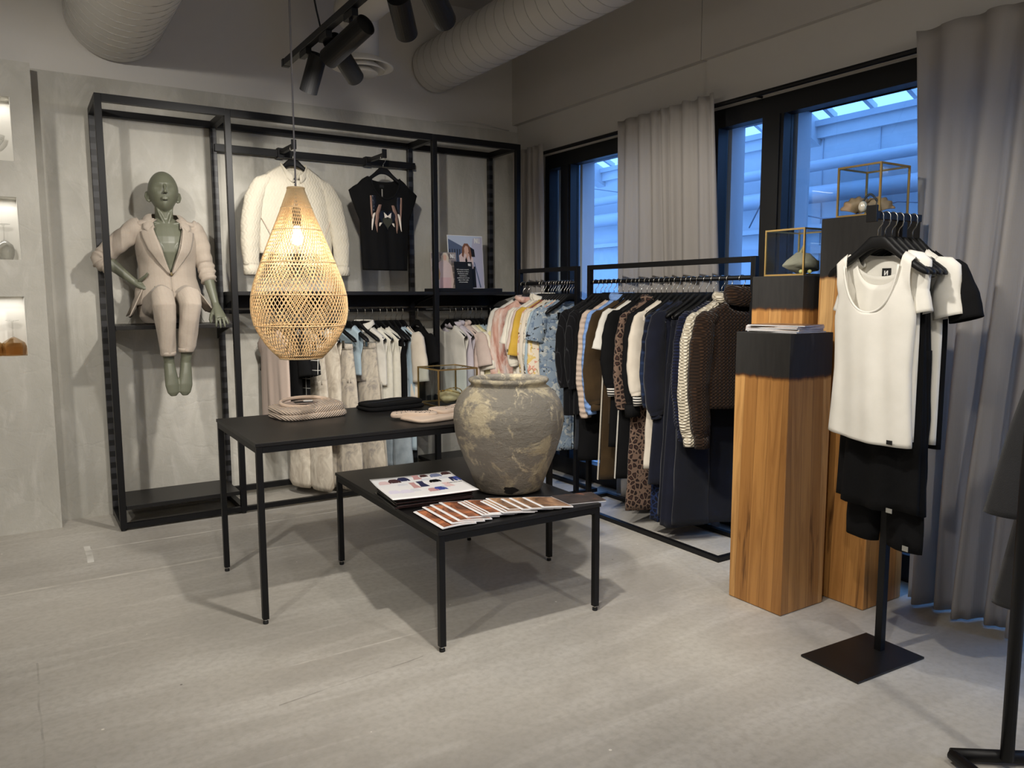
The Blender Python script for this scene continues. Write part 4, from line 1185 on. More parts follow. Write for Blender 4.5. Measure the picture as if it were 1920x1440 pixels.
# ------------------------------------------------------------------ clothes on the long window rail (far end to near end)
RX, RZ = 3.38, 1.548
G1 = 'dark winter clothes on the long window rail'
def long_rail():
    rnd = random.Random(11)
    G = 'garments on the long floor rail'; H = 'hangers on the long floor rail'
    T = [  # y, builder, material, args, label, category, short phrase, angle
     (4.205, 't', 'pinstripe', dict(L=0.92, hw=.235, d=.022, seed=1), 'black pinstriped long jacket at the far end of the long rail', 'jacket', 'black pinstriped jacket, far end of the long rail', -16),
     (4.155, 'p', 'dark_denim', dict(L=0.92, hw=.17, leg=.09, seed=2), 'dark grey washed jeans hanging beside the black pinstriped jackets', 'trousers', 'dark grey washed jeans by the pinstriped jackets', -14),
     (4.108, 't', 'pinstripe', dict(L=0.90, hw=.225, d=.02, seed=3), 'second black pinstriped jacket, next to the washed jeans', 'jacket', 'second black pinstriped jacket', -15),
     (4.062, 'p', 'black_soft', dict(L=0.98, hw=.18, leg=.11, seed=4), 'black wide trousers at the far part of the long rail, behind the black knit jacket', 'trousers', 'black wide trousers behind the black knit jacket', -16),
     (4.014, 't', 'black_soft', dict(L=0.78, hw=.22, d=.02, collar='roll', seed=5), 'plain black roll neck jacket just before the beige ruffled sleeves', 'jacket', 'plain black roll neck jacket', -15),
     (3.962, 't', 'scrunch_beige', dict(L=0.70, hw=.22, sl_len=.70, d=.022, arm_r=.055, wr=.009, seed=6), 'beige blouse with scrunched sleeves on the long rail', 'blouse', 'beige scrunched blouse', -14),
     (3.914, 't', 'scrunch_blue', dict(L=0.70, hw=.22, sl_len=.67, d=.022, arm_r=.055, wr=.009, collar='roll', seed=7), 'light blue blouse with scrunched sleeves on the long rail', 'blouse', 'light blue scrunched blouse', -14),
     (3.866, 't', 'olive_brown', dict(L=0.80, hw=.23, sl_len=.60, d=.025, arm_r=.068, seed=8, cuff=(.04, 1.0, 'olive_brown'), puff=.012), 'olive brown sweatshirt with balloon sleeves beside the light blue blouse', 'sweatshirt', 'olive brown sweatshirt', -15),
     (3.822, 'p', 'olive_brown', dict(L=1.06, hw=.20, leg=.125, seed=9, stripe='offwhite'), 'olive brown trousers with a pale side stripe reaching almost to the rail base', 'trousers', 'olive brown trousers with side stripe', -14),
     (3.778, 't', 'olive_brown', dict(L=0.92, hw=.20, sl=None, d=.024, seed=10), 'long sleeveless olive brown top under the black striped cuff', 'top', 'long olive brown sleeveless top', -14),
     (3.736, 't', 'white_cotton', dict(L=0.62, hw=.20, sl='short', d=.018, seed=11), 'white top between the olive brown sweatshirt and the black striped dress', 'top', 'white top between brown and black', -15),
     (3.690, 't', 'black_cloth', dict(L=1.06, hw=.225, sl_len=.47, d=.026, arm_r=.07, seed=12, cuff=(.055, 1.05, 'striped_cuff'), hem_hw=.25), 'long black dress with white striped cuffs in the middle of the long rail', 'dress', 'black dress with striped cuffs', -17),
     (3.642, 'p', 'black_soft', dict(L=1.02, hw=.19, leg=.12, seed=13, stripe='white_cotton'), 'black trousers with a thin white side stripe under the striped cuff dress', 'trousers', 'black trousers with white stripe', -15),
     (3.600, 't', 'leopard', dict(L=0.78, hw=.21, sl_len=.60, d=.020, arm_r=.052, collar='ruffle', seed=14), 'brown leopard print blouse on the long rail', 'blouse', 'brown leopard blouse', -14),
     (3.560, 'p', 'leopard', dict(L=1.21, hw=.19, leg=.115, seed=15), 'brown leopard print wide trousers reaching close to the floor', 'trousers', 'brown leopard trousers', -16),
     (3.515, 't', 'black_soft', dict(L=0.74, hw=.21, sl_len=.56, d=.022, arm_r=.058, seed=16, cuff=(.075, 1.55, 'black_soft')), 'black blouse with flared ruffle cuffs beside the leopard blouse', 'blouse', 'black blouse with ruffle cuffs', -17),
     (3.470, 't', 'cream', dict(L=0.70, hw=.215, sl_len=.50, d=.024, arm_r=.056, seed=17, cuff=(.06, 0.95, 'striped_cuff')), 'cream cardigan with black and white striped cuffs on the long rail', 'cardigan', 'cream cardigan with striped cuffs', -16),
     (3.425, 'p', 'cream', dict(L=0.92, hw=.17, leg=.095, seed=18), 'cream straight trousers below the navy dress sleeve', 'trousers', 'cream straight trousers', -18),
     (3.378, 't', 'plaid_navy', dict(L=0.80, hw=.21, sl_len=.56, d=.020, arm_r=.05, seed=19), 'navy plaid shirt between the cream cardigan and the navy dress', 'shirt', 'navy plaid shirt', -16),
     (3.335, 'p', 'leopard_blue', dict(L=1.22, hw=.20, leg=.12, seed=20, skirt=True, hem=.22), 'blue leopard print long skirt almost touching the floor', 'skirt', 'blue leopard long skirt', -16),
     (3.290, 't', 'navy', dict(L=1.22, hw=.215, sl_len=.60, d=.026, arm_r=.066, seed=21, cuff=(.02, .9, 'navy'), hem_hw=.27, puff=.008), 'long navy dress with gathered cuffs right of the plaid shirt', 'dress', 'long navy dress', -17),
     (3.240, 'p', 'navy_dark', dict(L=1.16, hw=.195, leg=.12, seed=22, top=-.25), 'dark navy elastic waist trousers on a clip hanger', 'trousers', 'dark navy elastic waist trousers', -20),
     (3.190, 'p', 'navy', dict(L=1.22, hw=.20, seed=23, skirt=True, hem=.26), 'plain navy long skirt behind the navy knit sweater', 'skirt', 'plain navy long skirt', -18),
     (3.135, 'p', 'navy_dark', dict(L=1.20, hw=.20, seed=24, leg=.125), 'very dark navy wide trousers under the navy knit sweater', 'trousers', 'very dark navy wide trousers', -18),
     (3.075, 't', 'knit_navy', dict(L=0.72, hw=.24, sl_len=.66, d=.032, arm_r=.066, seed=25, cuff=(.06, 1.12, 'knit_navy')), 'navy chunky knit sweater beside the cream one', 'sweater', 'navy chunky sweater', -18),
     (3.010, 't', 'knit_cream', dict(L=0.68, hw=.24, sl_len=.69, d=.034, arm_r=.064, seed=26, collar='roll', cuff=(.05, 1.05, 'knit_cream')), 'cream chunky knit sweater near the end of the long rail', 'sweater', 'cream chunky sweater', -18),
     (2.930, 't', 'knit_brown', dict(L=0.72, hw=.25, sl_len=.68, d=.040, arm_r=.07, seed=27, collar='hood', nw=.095, cuff=(.06, 1.08, 'knit_brown')), 'dark brown chunky knit hooded sweater at the near end of the long rail', 'sweater', 'dark brown hooded sweater', -20),
    ]
    for y, k, mt, kw, lab, cat, short, ang in T:
        nm = cat.replace(' ', '_')
        o = make_top(nm, lab, cat, mt, **kw) if k == 't' else make_pants(nm, lab, cat, mt, **kw)
        hang(o, (RX+rnd.uniform(-.006, .006), y, RZ), R(ang+rnd.uniform(-2, 2)), short, None, clip=(k == 'p'))
long_rail()

# ------------------------------------------------------------------ clothes on the short window rail
def short_rail():
    rnd = random.Random(5)
    T = [
     (5.118, 't', 'white_cotton', dict(L=0.74, hw=.225, sl_len=.60, d=.024, seed=31), 'white blouse at the far end of the short rail, behind the rose one', 'blouse', 'white blouse behind the rose one', -24),
     (5.055, 't', 'tie_dye_rose', dict(L=0.78, hw=.235, sl_len=.58, d=.030, arm_r=.07, collar='ruffle', seed=32, puff=.01), 'rose and white tie dye blouse with ruffled neck on the short rail', 'blouse', 'rose tie dye blouse', -24),
     (4.865, 't', 'cream_pale', dict(L=0.86, hw=.225, sl='short', sl_len=.26, d=.026, collar='shirt', seed=33), 'long cream shirt right of the rose tie dye blouse', 'shirt', 'long cream shirt', -20),
     (4.823, 't', 'cream_pale', dict(L=0.72, hw=.22, sl_len=.42, d=.024, collar='shirt', seed=34), 'pale cream shirt with pointed collar, second beside the rose blouse', 'shirt', 'pale cream shirt with pointed collar', -19),
     (4.780, 't', 'blush', dict(L=0.70, hw=.215, sl='short', sl_len=.30, d=.020, seed=35), 'blush pink top between the cream shirts and the rust one', 'top', 'blush pink top', -18),
     (4.742, 't', 'mustard', dict(L=0.60, hw=.21, sl='short', sl_len=.34, d=.020, seed=36), 'mustard yellow top mostly hidden on the short rail', 'top', 'mustard yellow top', -18),
     (4.708, 't', 'rust', dict(L=0.82, hw=.21, sl=None, d=.020, seed=37), 'rust red sleeveless top on the short rail', 'top', 'rust red sleeveless top', -18),
     (4.675, 't', 'floral_warm', dict(L=0.72, hw=.21, sl_len=.50, d=.020, seed=38), 'peach flowered blouse on the short rail', 'blouse', 'peach flowered blouse', -17),
     (4.642, 't', 'cream', dict(L=0.74, hw=.21, sl_len=.52, d=.020, seed=39, cuff=(.05, 1.0, 'rust')), 'cream blouse with rust red cuffs on the short rail', 'blouse', 'cream blouse with rust cuffs', -17),
     (4.610, 't', 'black_white_print', dict(L=0.74, hw=.215, sl_len=.52, d=.020, seed=40), 'black and cream printed blouse on the short rail', 'blouse', 'black and cream printed blouse', -17),
     (4.576, 't', 'pale_blue', dict(L=0.74, hw=.215, sl_len=.56, d=.020, seed=41), 'pale blue blouse near the right end of the short rail', 'blouse', 'pale blue blouse', -17),
     (4.543, 't', 'floral_yellow', dict(L=0.76, hw=.215, sl_len=.60, d=.020, seed=42, cuff=(.05, 1.0, 'blush')), 'yellow and pink flowered blouse near the right end of the short rail', 'blouse', 'yellow and pink flowered blouse', -17),
     (4.508, 't', 'floral_blue', dict(L=0.90, hw=.23, sl='short', sl_len=.22, d=.024, seed=43), 'blue flowered dress top with short sleeves, last but one on the short rail', 'blouse', 'blue flowered blouse', -17),
     (4.470, 'p', 'floral_blue', dict(L=0.98, hw=.19, seed=44, leg=.12), 'blue flowered trousers hanging last on the short rail', 'trousers', 'blue flowered trousers', -16),
    ]
    for y, k, mt, kw, lab, cat, short, ang in T:
        nm = cat.replace(' ', '_')
        o = make_top(nm, lab, cat, mt, **kw) if k == 't' else make_pants(nm, lab, cat, mt, **kw)
        hang(o, (RX+rnd.uniform(-.005, .005), y, RZ), R(ang+rnd.uniform(-2, 2)), short, None, clip=(k == 'p'))
short_rail()

# ------------------------------------------------------------------ clothes on the two rails of the wall rack
def rack_rails():
    rnd = random.Random(8)
    Y, Z = 5.43, 1.352
    T = [
     (1.50, 't', 'stitched_beige', dict(L=0.80, hw=.20, sl=None, d=.022, seed=51), 'beige sleeveless tunic with dark stitching, leftmost on the middle rack rail', 'tunic', 'beige stitched tunic', -78),
     (1.575, 't', 'black_cloth', dict(L=0.74, hw=.21, sl='short', d=.024, seed=52), 'black top beside the beige stitched tunic under the rattan lamp', 'top', 'black top by the stitched tunic', -76),
     (1.635, 't', 'grid_black', dict(L=0.72, hw=.20, sl='short', d=.020, seed=53), 'black top with a white grid pattern under the rattan lamp', 'top', 'black grid top', -76),
     (1.735, 'p', 'tie_dye_beige', dict(L=1.04, hw=.19, leg=.12, seed=54, gather=True, top=-.25), 'beige satin look tie dye trousers with gathered hems, left of the grey ones', 'trousers', 'beige tie dye trousers', -66),
     (1.835, 't', 'tie_dye_beige', dict(L=0.92, hw=.21, sl=None, d=.024, seed=55), 'beige tie dye long top between the two tie dye trousers', 'top', 'beige tie dye long top', -70),
     (1.935, 'p', 'tie_dye_grey', dict(L=1.06, hw=.20, leg=.135, seed=56, gather=True, top=-.25), 'grey and cream tie dye trousers with gathered hems behind the tall table', 'trousers', 'grey tie dye trousers', -62),
     (2.040, 't', 'pale_blue', dict(L=0.47, hw=.13, sh=.13, sl=None, d=.014, nw=.07, seed=57), 'pale blue top half hidden between the tie dye trousers', 'top', 'pale blue top by the tie dye trousers', -66),
     (2.105, 'p', 'tie_dye_grey', dict(L=0.96, hw=.20, leg=.13, seed=58, top=-.25, stripe='offwhite'), 'light tie dye trousers with drawn waistband and pale side stripes', 'trousers', 'light tie dye trousers', -58),
     (2.165, 't', 'white_cotton', dict(L=0.55, hw=.21, sl=None, d=.020, collar='shirt', seed=59), 'white shirt with pointed collar behind the light tie dye trousers', 'shirt', 'white shirt with pointed collar', -62),
     (2.222, 't', 'textured_white', dict(L=0.82, hw=.20, sl=None, d=.026, seed=60, ndf=.09), 'white textured sleeveless top, left one of the pair', 'top', 'left white textured top', -62),
     (2.285, 't', 'textured_white', dict(L=0.82, hw=.20, sl=None, d=.026, seed=61, ndf=.09), 'white textured sleeveless top, right one of the pair beside the black vest', 'top', 'right white textured top', -62),
     (2.340, 't', 'black_cloth', dict(L=0.84, hw=.205, sl=None, d=.020, seed=62), 'black vest with a pearl button beside the light jeans', 'vest', 'black vest', -66),
     (2.385, 'p', 'light_denim', dict(L=0.96, hw=.18, leg=.11, seed=63, top=-.25), 'light grey blue jeans on the middle rack rail', 'trousers', 'light grey blue jeans', -72),
     (2.425, 't', 'pale_blue', dict(L=1.06, hw=.20, sl=None, d=.018, seed=64), 'long pale blue top right beside the light jeans', 'top', 'long pale blue top', -70),
     (2.474, 't', 'cream', dict(L=0.66, sl='short', sl_len=.34, d=.034, arm_r=.070, hw=.20, sh=.19, seed=65), 'cream short sleeved tunic with a wide sleeve on the middle rack rail', 'tunic', 'cream wide sleeved tunic', -80),
     (2.602, 't', 'black_cloth', dict(L=0.86, hw=.20, sl='short', sl_len=.20, d=.026, seed=66), 'black dress hanging alone at the right end of the middle rack rail', 'dress', 'lone black dress', -88),
     (2.880, 't', 'white_cotton', dict(L=0.72, hw=.20, sl=None, d=.020, seed=71), 'white sleeveless blouse leftmost on the right rack rail', 'blouse', 'leftmost white sleeveless blouse', -76),
     (2.930, 't', 'pale_lilac', dict(L=0.78, hw=.205, sl=None, d=.026, collar='ruffle', seed=72), 'pale lilac sleeveless blouse with ruffled collar on the right rack rail', 'blouse', 'pale lilac ruffled blouse', -72),
     (2.992, 't', 'blush', dict(L=0.76, hw=.20, sl='short', d=.022, collar='ruffle', seed=73), 'blush ruffled blouse beside the pale lilac one on the rack', 'blouse', 'blush ruffled blouse', -74),
     (3.040, 't', 'cream_pale', dict(L=0.68, hw=.20, sl='short', sl_len=.27, d=.022, seed=74), 'cream T-shirt beside the pale yellow ones on the right rack rail', 't-shirt', 'cream T-shirt on the right rack rail', -76),
     (3.078, 't', 'pale_yellow', dict(L=0.70, hw=.205, sl='short', sl_len=.32, d=.024, arm_r=.072, seed=75), 'pale yellow T-shirt with turned up sleeve on the right rack rail', 't-shirt', 'pale yellow T-shirt', -76),
     (3.115, 't', 'pale_blue', dict(L=0.84, hw=.205, sl_len=.56, d=.022, seed=76), 'pale blue shirt on the right rack rail', 'shirt', 'pale blue shirt on the rack', -76),
     (3.168, 't', 'light_denim', dict(L=0.80, hw=.195, sl=None, d=.018, seed=77), 'grey blue sleeveless top beside the printed one on the rack', 'top', 'grey blue sleeveless top', -76),
     (3.252, 't', 'black_white_print', dict(L=0.72, hw=.195, sl='short', sl_len=.26, d=.024, seed=78), 'cream and black printed top, rightmost on the right rack rail', 'top', 'cream and black printed top', -84),
    ]
    for x, k, mt, kw, lab, cat, short, ang in T:
        nm = cat.replace(' ', '_').replace('-', '_')
        o = make_top(nm, lab, cat, mt, **kw) if k == 't' else make_pants(nm, lab, cat, mt, **kw)
        if 'pearl' in lab:
            MB().ball((0.10, -0.028, -0.42), 0.006).build('button', 'label_white', o, smooth=True)
        hang(o, (x, Y, Z), R(ang), short, None, clip=(k == 'p'))
rack_rails()

# ------------------------------------------------------------------ two garments facing out on the display arms
def display_garments():
    lab = 'cream quilted zip jacket facing out on the display bar, half behind the rattan lamp'
    o = local('jacket', lab, 'jacket')
    L = 0.715
    m = MB()
    top_body(m, [(-L, .262), (-.60, .266), (-.48, .262), (-.34, .256), (-.25, .248), (-.16, .24)], -L, .045, .088, .105, .03, .007, 3, nu=41, nv=34, split=0.003, zt=lambda x: max(shoulder_z(x)+.004, interp([(0, -.14), (.088, -.152), (.14, -.178), (.20, -.212), (.235, -.245), (.3, -.3)], abs(x))))
    m.build('body', 'quilted_cream', o, smooth=True, solid=0.004, weld=0.002)
    for s in (-1, 1):
        k = MB(); pts = [(.175, 0, -.212), (.232, -.002, -.262), (.278, -.006, -.36), (.312, -.012, -.52), (.326, -.022, -.66), (.325, -.03, -.80)]
        sleeve(k, s, pts, [.030, .052, .064, .064, .060, .050], [.024, .030, .036, .042, .042, .036], .0045, 7+s, 18)
        sl = k.build('sleeve', 'quilted_cream', o, smooth=True, solid=0.003)
        c = MB(); c.tube([(s*.325, -.03, -.795), (s*.325, -.033, -.825), (s*.326, -.035, -.862)], [.048, .050, .048], 18, [.04, .041, .039], up=Vector((0, 1, 0)), cap=False)
        c.build('cuff', 'quilted_cream', sl, smooth=True, solid=0.004)
    c = MB()
    def P(i, j):
        th = -math.pi/2+R(14)+(2*math.pi-R(28))*i
        fr = max(0, -math.sin(th))
        return Vector((.094*math.cos(th)*(1-.06*j), .058*math.sin(th)*(1-.05*j), -.158+.055*j-.085*fr**1.5+0.0*fr))
    c.grid(P, 30, 4); c.build('stand_collar', 'quilted_cream', o, smooth=True, solid=0.005)
    MB().box((-.0035, -.0535, -L+.005), (.0035, -.0505, -.27)).build('zip', 'hook_steel', o)
    for x, z in ((-.02, -.235), (-.012, -.252), (-.155, -.66), (.155, -.66)):
        MB().ball((x, -.052 if abs(x) < .1 else -.044, z), (.006, .004, .006), 10, 6).build('stud', 'label_black', o, smooth=True)
    nl = MB().box((-.024, .024, -.245), (.024, .027, -.195)).build('neck_label', 'label_black', o)
    MB().prism([(-.008, -.227), (-.004, -.227), (.004, -.215), (.004, -.227), (.008, -.227), (.008, -.209), (.004, -.209), (-.004, -.221), (-.004, -.209), (-.008, -.209)], -.0008, .0008, Matrix(((1, 0, 0, 0), (0, 0, 1, .0232), (0, 1, 0, 0), (0, 0, 0, 1)))).build('label_mark', 'label_white', nl)
    for s in (-1, 1):
        MB().tube([(s*.245, -.03, -.48), (s*.205, -.046, -.56), (s*.17, -.05, -.64)], .0022, 6).build('pocket_seam', 'folded_beige', o)
    hang(o, (1.655, 5.352, 2.460), R(4), 'cream quilted jacket')
    lab = 'black T-shirt with a sequin winged heart facing out on the display bar'
    o = local('t_shirt', lab, 't-shirt')
    L = 0.815; m = MB()
    zt = lambda x: max(shoulder_z(x)+.003, -.3) if abs(x) < .2 else interp([(0, -.12), (.115, -.148), (.16, -.17), (.20, -.202), (.24, -.224), (.285, -.258)], abs(x))
    top_body(m, [(-L, .186), (-.62, .196), (-.46, .200), (-.445, .208), (-.40, .228), (-.30, .268), (-.255, .282)], -L, .035, .118, .155, .035, .008, 9, nu=45, nv=40, zt=zt)
    m.build('body', 'black_cloth', o, smooth=True, solid=0.003, weld=0.002)
    c = MB(); pts = []
    for i in range(25):
        a = math.pi*i/24; x = -.118*math.cos(a)
        pts.append((x, -.030-.012*math.sin(a), -.148-.155*math.sin(a)**1.05))
    c.tube(pts, .006, 6); c.build('neck_band', 'black_soft', o, smooth=True)
    MB().box((-.018, .026, -.215), (.018, .029, -.185)).build('neck_label', 'label_black', o)
    MB().box((-.004, .022, -.30), (.004, .025, -.225)).build('hang_tag', 'label_silver', o)
    plain('sequin_black', (38, 42, 52), 0.18, 0.6, bump=0.8, bscale=180); plain('sequin_bronze', (142, 112, 98), 0.45, 0.3, bump=0.8, bscale=220)
    plain('sequin_white', (226, 216, 204), 0.5, bump=0.6, bscale=200); plain('sequin_olive', (84, 82, 64), 0.2, 0.6, bump=0.9, bscale=160)
    def yf(x): return -.0405-.002+0.012*(abs(x)/.2)**2
    def blade(pts, w, mat_):
        """tapered feather along pts on the chest; mirrored on both sides."""
        for s in (-1, 1):
            b = MB(); n = len(pts)-1; prev = None; rings = []
            for i in range(n*4+1):
                t = i/4; a = int(min(t, n-1e-6)); f = t-a
                x = lerp(pts[a][0], pts[a+1][0], f); z = lerp(pts[a][1], pts[a+1][1], f)
                wd = w*(math.sin(math.pi*min(1, 0.25+0.75*i/(n*4)))**0.7)+0.001
                rings.append([Vector((s*(x-wd), yf(x)+.003, z)), Vector((s*x, yf(x)-.004, z)), Vector((s*(x+wd), yf(x)+.003, z))])
            b.rings(rings, False, False, close=False); b.build('sequin_feather', mat_, o, smooth=True)
    blade([(.125, -.285), (.122, -.36), (.118, -.45)], .008, 'sequin_bronze')
    blade([(.103, -.285), (.098, -.34), (.105, -.41)], .016, 'sequin_black')
    blade([(.052, -.345), (.072, -.40), (.085, -.48), (.082, -.545)], .014, 'sequin_bronze')
    blade([(.098, -.405), (.110, -.44), (.122, -.53)], .009, 'sequin_white')
    blade([(.02, -.47), (.05, -.475), (.062, -.50)], .010, 'sequin_white')
    h = MB(); hp = []
    for i in range(32):
        t = 2*math.pi*i/32; hp.append((.0042*16*math.sin(t)**3, -.445+.0049*(13*math.cos(t)-5*math.cos(2*t)-2*math.cos(3*t)-math.cos(4*t))))
    h.prism(hp, -.046, -.036, Matrix(((1, 0, 0, 0), (0, 0, 1, 0), (0, 1, 0, 0), (0, 0, 0, 1)))); h.build('sequin_heart', 'sequin_black', o, bevel=.002)
    h = MB(); h.prism([(x*.58, -.468+(z+.445)*.62) for x, z in hp], -.050, -.045, Matrix(((1, 0, 0, 0), (0, 0, 1, 0), (0, 1, 0, 0), (0, 0, 0, 1)))); h.build('sequin_inner_heart', 'sequin_olive', o, bevel=.002)
    h = MB().prism([(-.03, -.40), (0, -.425), (.03, -.40), (.024, -.44), (0, -.432), (-.024, -.44)], -.053, -.0495, Matrix(((1, 0, 0, 0), (0, 0, 1, 0), (0, 1, 0, 0), (0, 0, 0, 1)))); h.build('sequin_wings', 'sequin_white', o)
    hang(o, (2.315, 5.352, 2.460), R(6), 'black sequin heart T-shirt')
display_garments()

# ------------------------------------------------------------------ the single post stand
def stand_garments():
    zt = lambda x: shoulder_z(x)+.004
    def tank(name, lab, seed, loc, rz, short, L=.845):
        o = local(name, lab, 'tank top')
        m = MB()
        # the side line: wide at the hem, in at the waist, out at the bust, in at the armhole
        top_body(m, [(-L, .178), (-.72, .168), (-.58, .160), (-.48, .163), (-.40, .168), (-.375, .168), (-.34, .160), (-.29, .153), (-.22, .152), (-.17, .156)], -L, .040, .116, .225, .09, .006, seed, nu=45, nv=44, zt=zt,
                 hemf=lambda s: -.010*math.cos(s*1.5)-.012*s)
        m.build('body', 'white_jersey', o, smooth=True, solid=.003, weld=.002)
        c = MB(); pts = []
        for i in range(2, 29):
            a = math.pi*i/30; x = -.116*math.cos(a)
            pts.append((x, -.032-.008*math.sin(a)**.5, shoulder_z(.116)+.004-.225*math.sqrt(max(0, 1-abs(x/.116)**2.3))))
        c.tube(pts, .0042, 6); c.build('neck_binding', 'white_jersey', o, smooth=True)
        MB().box((.105, -.041, -L-.004), (.128, -.039, -L+.012)).build('hem_tag', 'label_black', o)
        hang(o, loc, rz, short)
        return o
    A = R(-93); Z = 1.747
    def at_arm(k): return (2.742+k*0.036, 1.733-k*0.002, Z)
    tank('tank_top', 'white tank top in front on the single post stand', 1, at_arm(0), A, 'front white tank top')
    o = make_top('t_shirt', 'white short sleeved T-shirt right behind the front tank top', 't-shirt', 'white_jersey', L=.84, hw=.160, sh=.140, sl='short', sl_len=.21, d=.022, nw=.10, ndf=.13, seed=3, arm_r=.042, wr=.002, drop=.01)
    nl = MB().box((-.018, .018, -.235), (.018, .021, -.195)).build('neck_label', 'label_black', o)
    MB().prism([(-.008, -.222), (-.004, -.222), (.004, -.210), (.004, -.222), (.008, -.222), (.008, -.204), (.004, -.204), (-.004, -.216), (-.004, -.204), (-.008, -.204)], -.0008, .0008, Matrix(((1, 0, 0, 0), (0, 0, 1, .0175), (0, 1, 0, 0), (0, 0, 0, 1)))).build('label_mark', 'label_white', nl)
    hang(o, at_arm(1.15), A-R(1), 'white T-shirt behind the front tank top')
    o = make_pants('skirt', 'black flared jersey skirt under the white tank top', 'skirt', 'black_cloth', L=.86, hw=.165, seed=5, skirt=True, hem=.185, top=-.262, d=.032, fold=.012)
    MB().box((.10, -.09, -1.115), (.125, -.088, -1.098)).build('hem_tag', 'label_silver', o)
    hang(o, at_arm(2.3), A-R(2), 'black flared skirt', clip=True)
    o = make_pants('trousers', 'black slim jersey trousers behind the black skirt on the stand', 'trousers', 'black_soft', L=1.02, hw=.165, leg=.072, seed=6, top=-.262, d=.026)
    MB().box((.115, -.036, -1.275), (.14, -.034, -1.255)).build('hem_tag', 'label_silver', o)
    hang(o, at_arm(3.4), A-R(4), 'black slim trousers', clip=True)
    o = make_top('t_shirt', 'white T-shirt with wide sleeve, last but one on the stand', 't-shirt', 'white_jersey', L=.86, hw=.175, sh=.175, sl='short', sl_len=.20, d=.022, nw=.095, ndf=.10, seed=7, arm_r=.05, wr=.002, drop=.018)
    hang(o, at_arm(4.6), A-R(4), 'white T-shirt with wide sleeve')
    o = make_top('t_shirt', 'black T-shirt hanging last on the stand, beside the wide curtain', 't-shirt', 'black_cloth', L=.88, hw=.178, sh=.185, sl='short', sl_len=.20, d=.024, nw=.095, ndf=.10, seed=8, arm_r=.055, wr=.002, drop=.06)
    hang(o, at_arm(5.8), A-R(8), 'black T-shirt by the curtain')
stand_garments()

# ------------------------------------------------------------------ grey jackets on the right hand rail
def grey_jackets():
    for i, (loc, lab, L, short, ang) in enumerate((((2.87, 1.02, 1.62), 'dark grey flared padded coat nearest on the right hand rail, cut by the photo edge', 0.90, 'nearest grey padded coat', -60), ((3.06, 1.005, 1.62), 'longer dark grey padded coat behind the nearest grey coat', 1.27, 'longer grey padded coat', -62))):
        o = local('coat', lab, 'coat')
        m = MB(); top_body(m, [(-L, .305+.05*i), (-.62, .25), (-.42, .20), (-.25, .175), (-.16, .165)], -L, .075, .085, .06, .02, .014, 90+i, nu=41, nv=36)
        m.build('body', 'charcoal_coat', o, smooth=True, solid=.004, weld=.002)
        c = MB()
        c.grid(lambda u, v: Vector((.088*math.cos(2*math.pi*u)*(1-.05*v), .05*math.sin(2*math.pi*u), shoulder_z(.085)-.01+.05*v-.03*max(0, -math.sin(2*math.pi*u)))), 28, 4, wrap=True)
        c.build('collar', 'charcoal_coat', o, smooth=True, solid=.004)
        MB().box((-.003, -.083, -L+.03), (.003, -.079, -.25)).build('zip', 'black_steel', o)
        hang(o, loc, R(ang), short)
grey_jackets()
# ------------------------------------------------------------------ folded clothes on the tall table
def slab(c, sx, sy, h, rz, n=44, m_=10, bulge=0.5, wav=0.004, seed=0, lift=None, p=5.0):
    """soft folded pile: a rounded-rectangle pad with a fold bulge round its edge."""
    rings = []; Mx = Matrix.Translation(c) @ Matrix.Rotation(rz, 4, 'Z')
    def ring(k, z):
        r = []
        for i in range(n):
            th = 2*math.pi*i/n; cs, sn = math.cos(th), math.sin(th)
            q = (abs(cs)**p+abs(sn)**p)**(-1/p)
            x, y = k*sx/2*q*cs, k*sy/2*q*sn
            zz = z*(1+(lift(x/sx, y/sy) if lift else 0))+wav*noise.noise(Vector((x*9, y*9, seed+z*20)))*(z/h)
            r.append(Mx @ Vector((x, y, max(0.0, zz))))
        return r
    for i in range(m_+1):
        t = i/m_; rings.append(ring(0.955+0.045*math.sin(math.pi*t)**bulge, h*t))
    for k in (0.88, 0.7, 0.45, 0.2, 0.03): rings.append(ring(k, h*(1.02+0.02*(1-k))))
    return MB().rings(rings, True, True)
TT = 0.8215
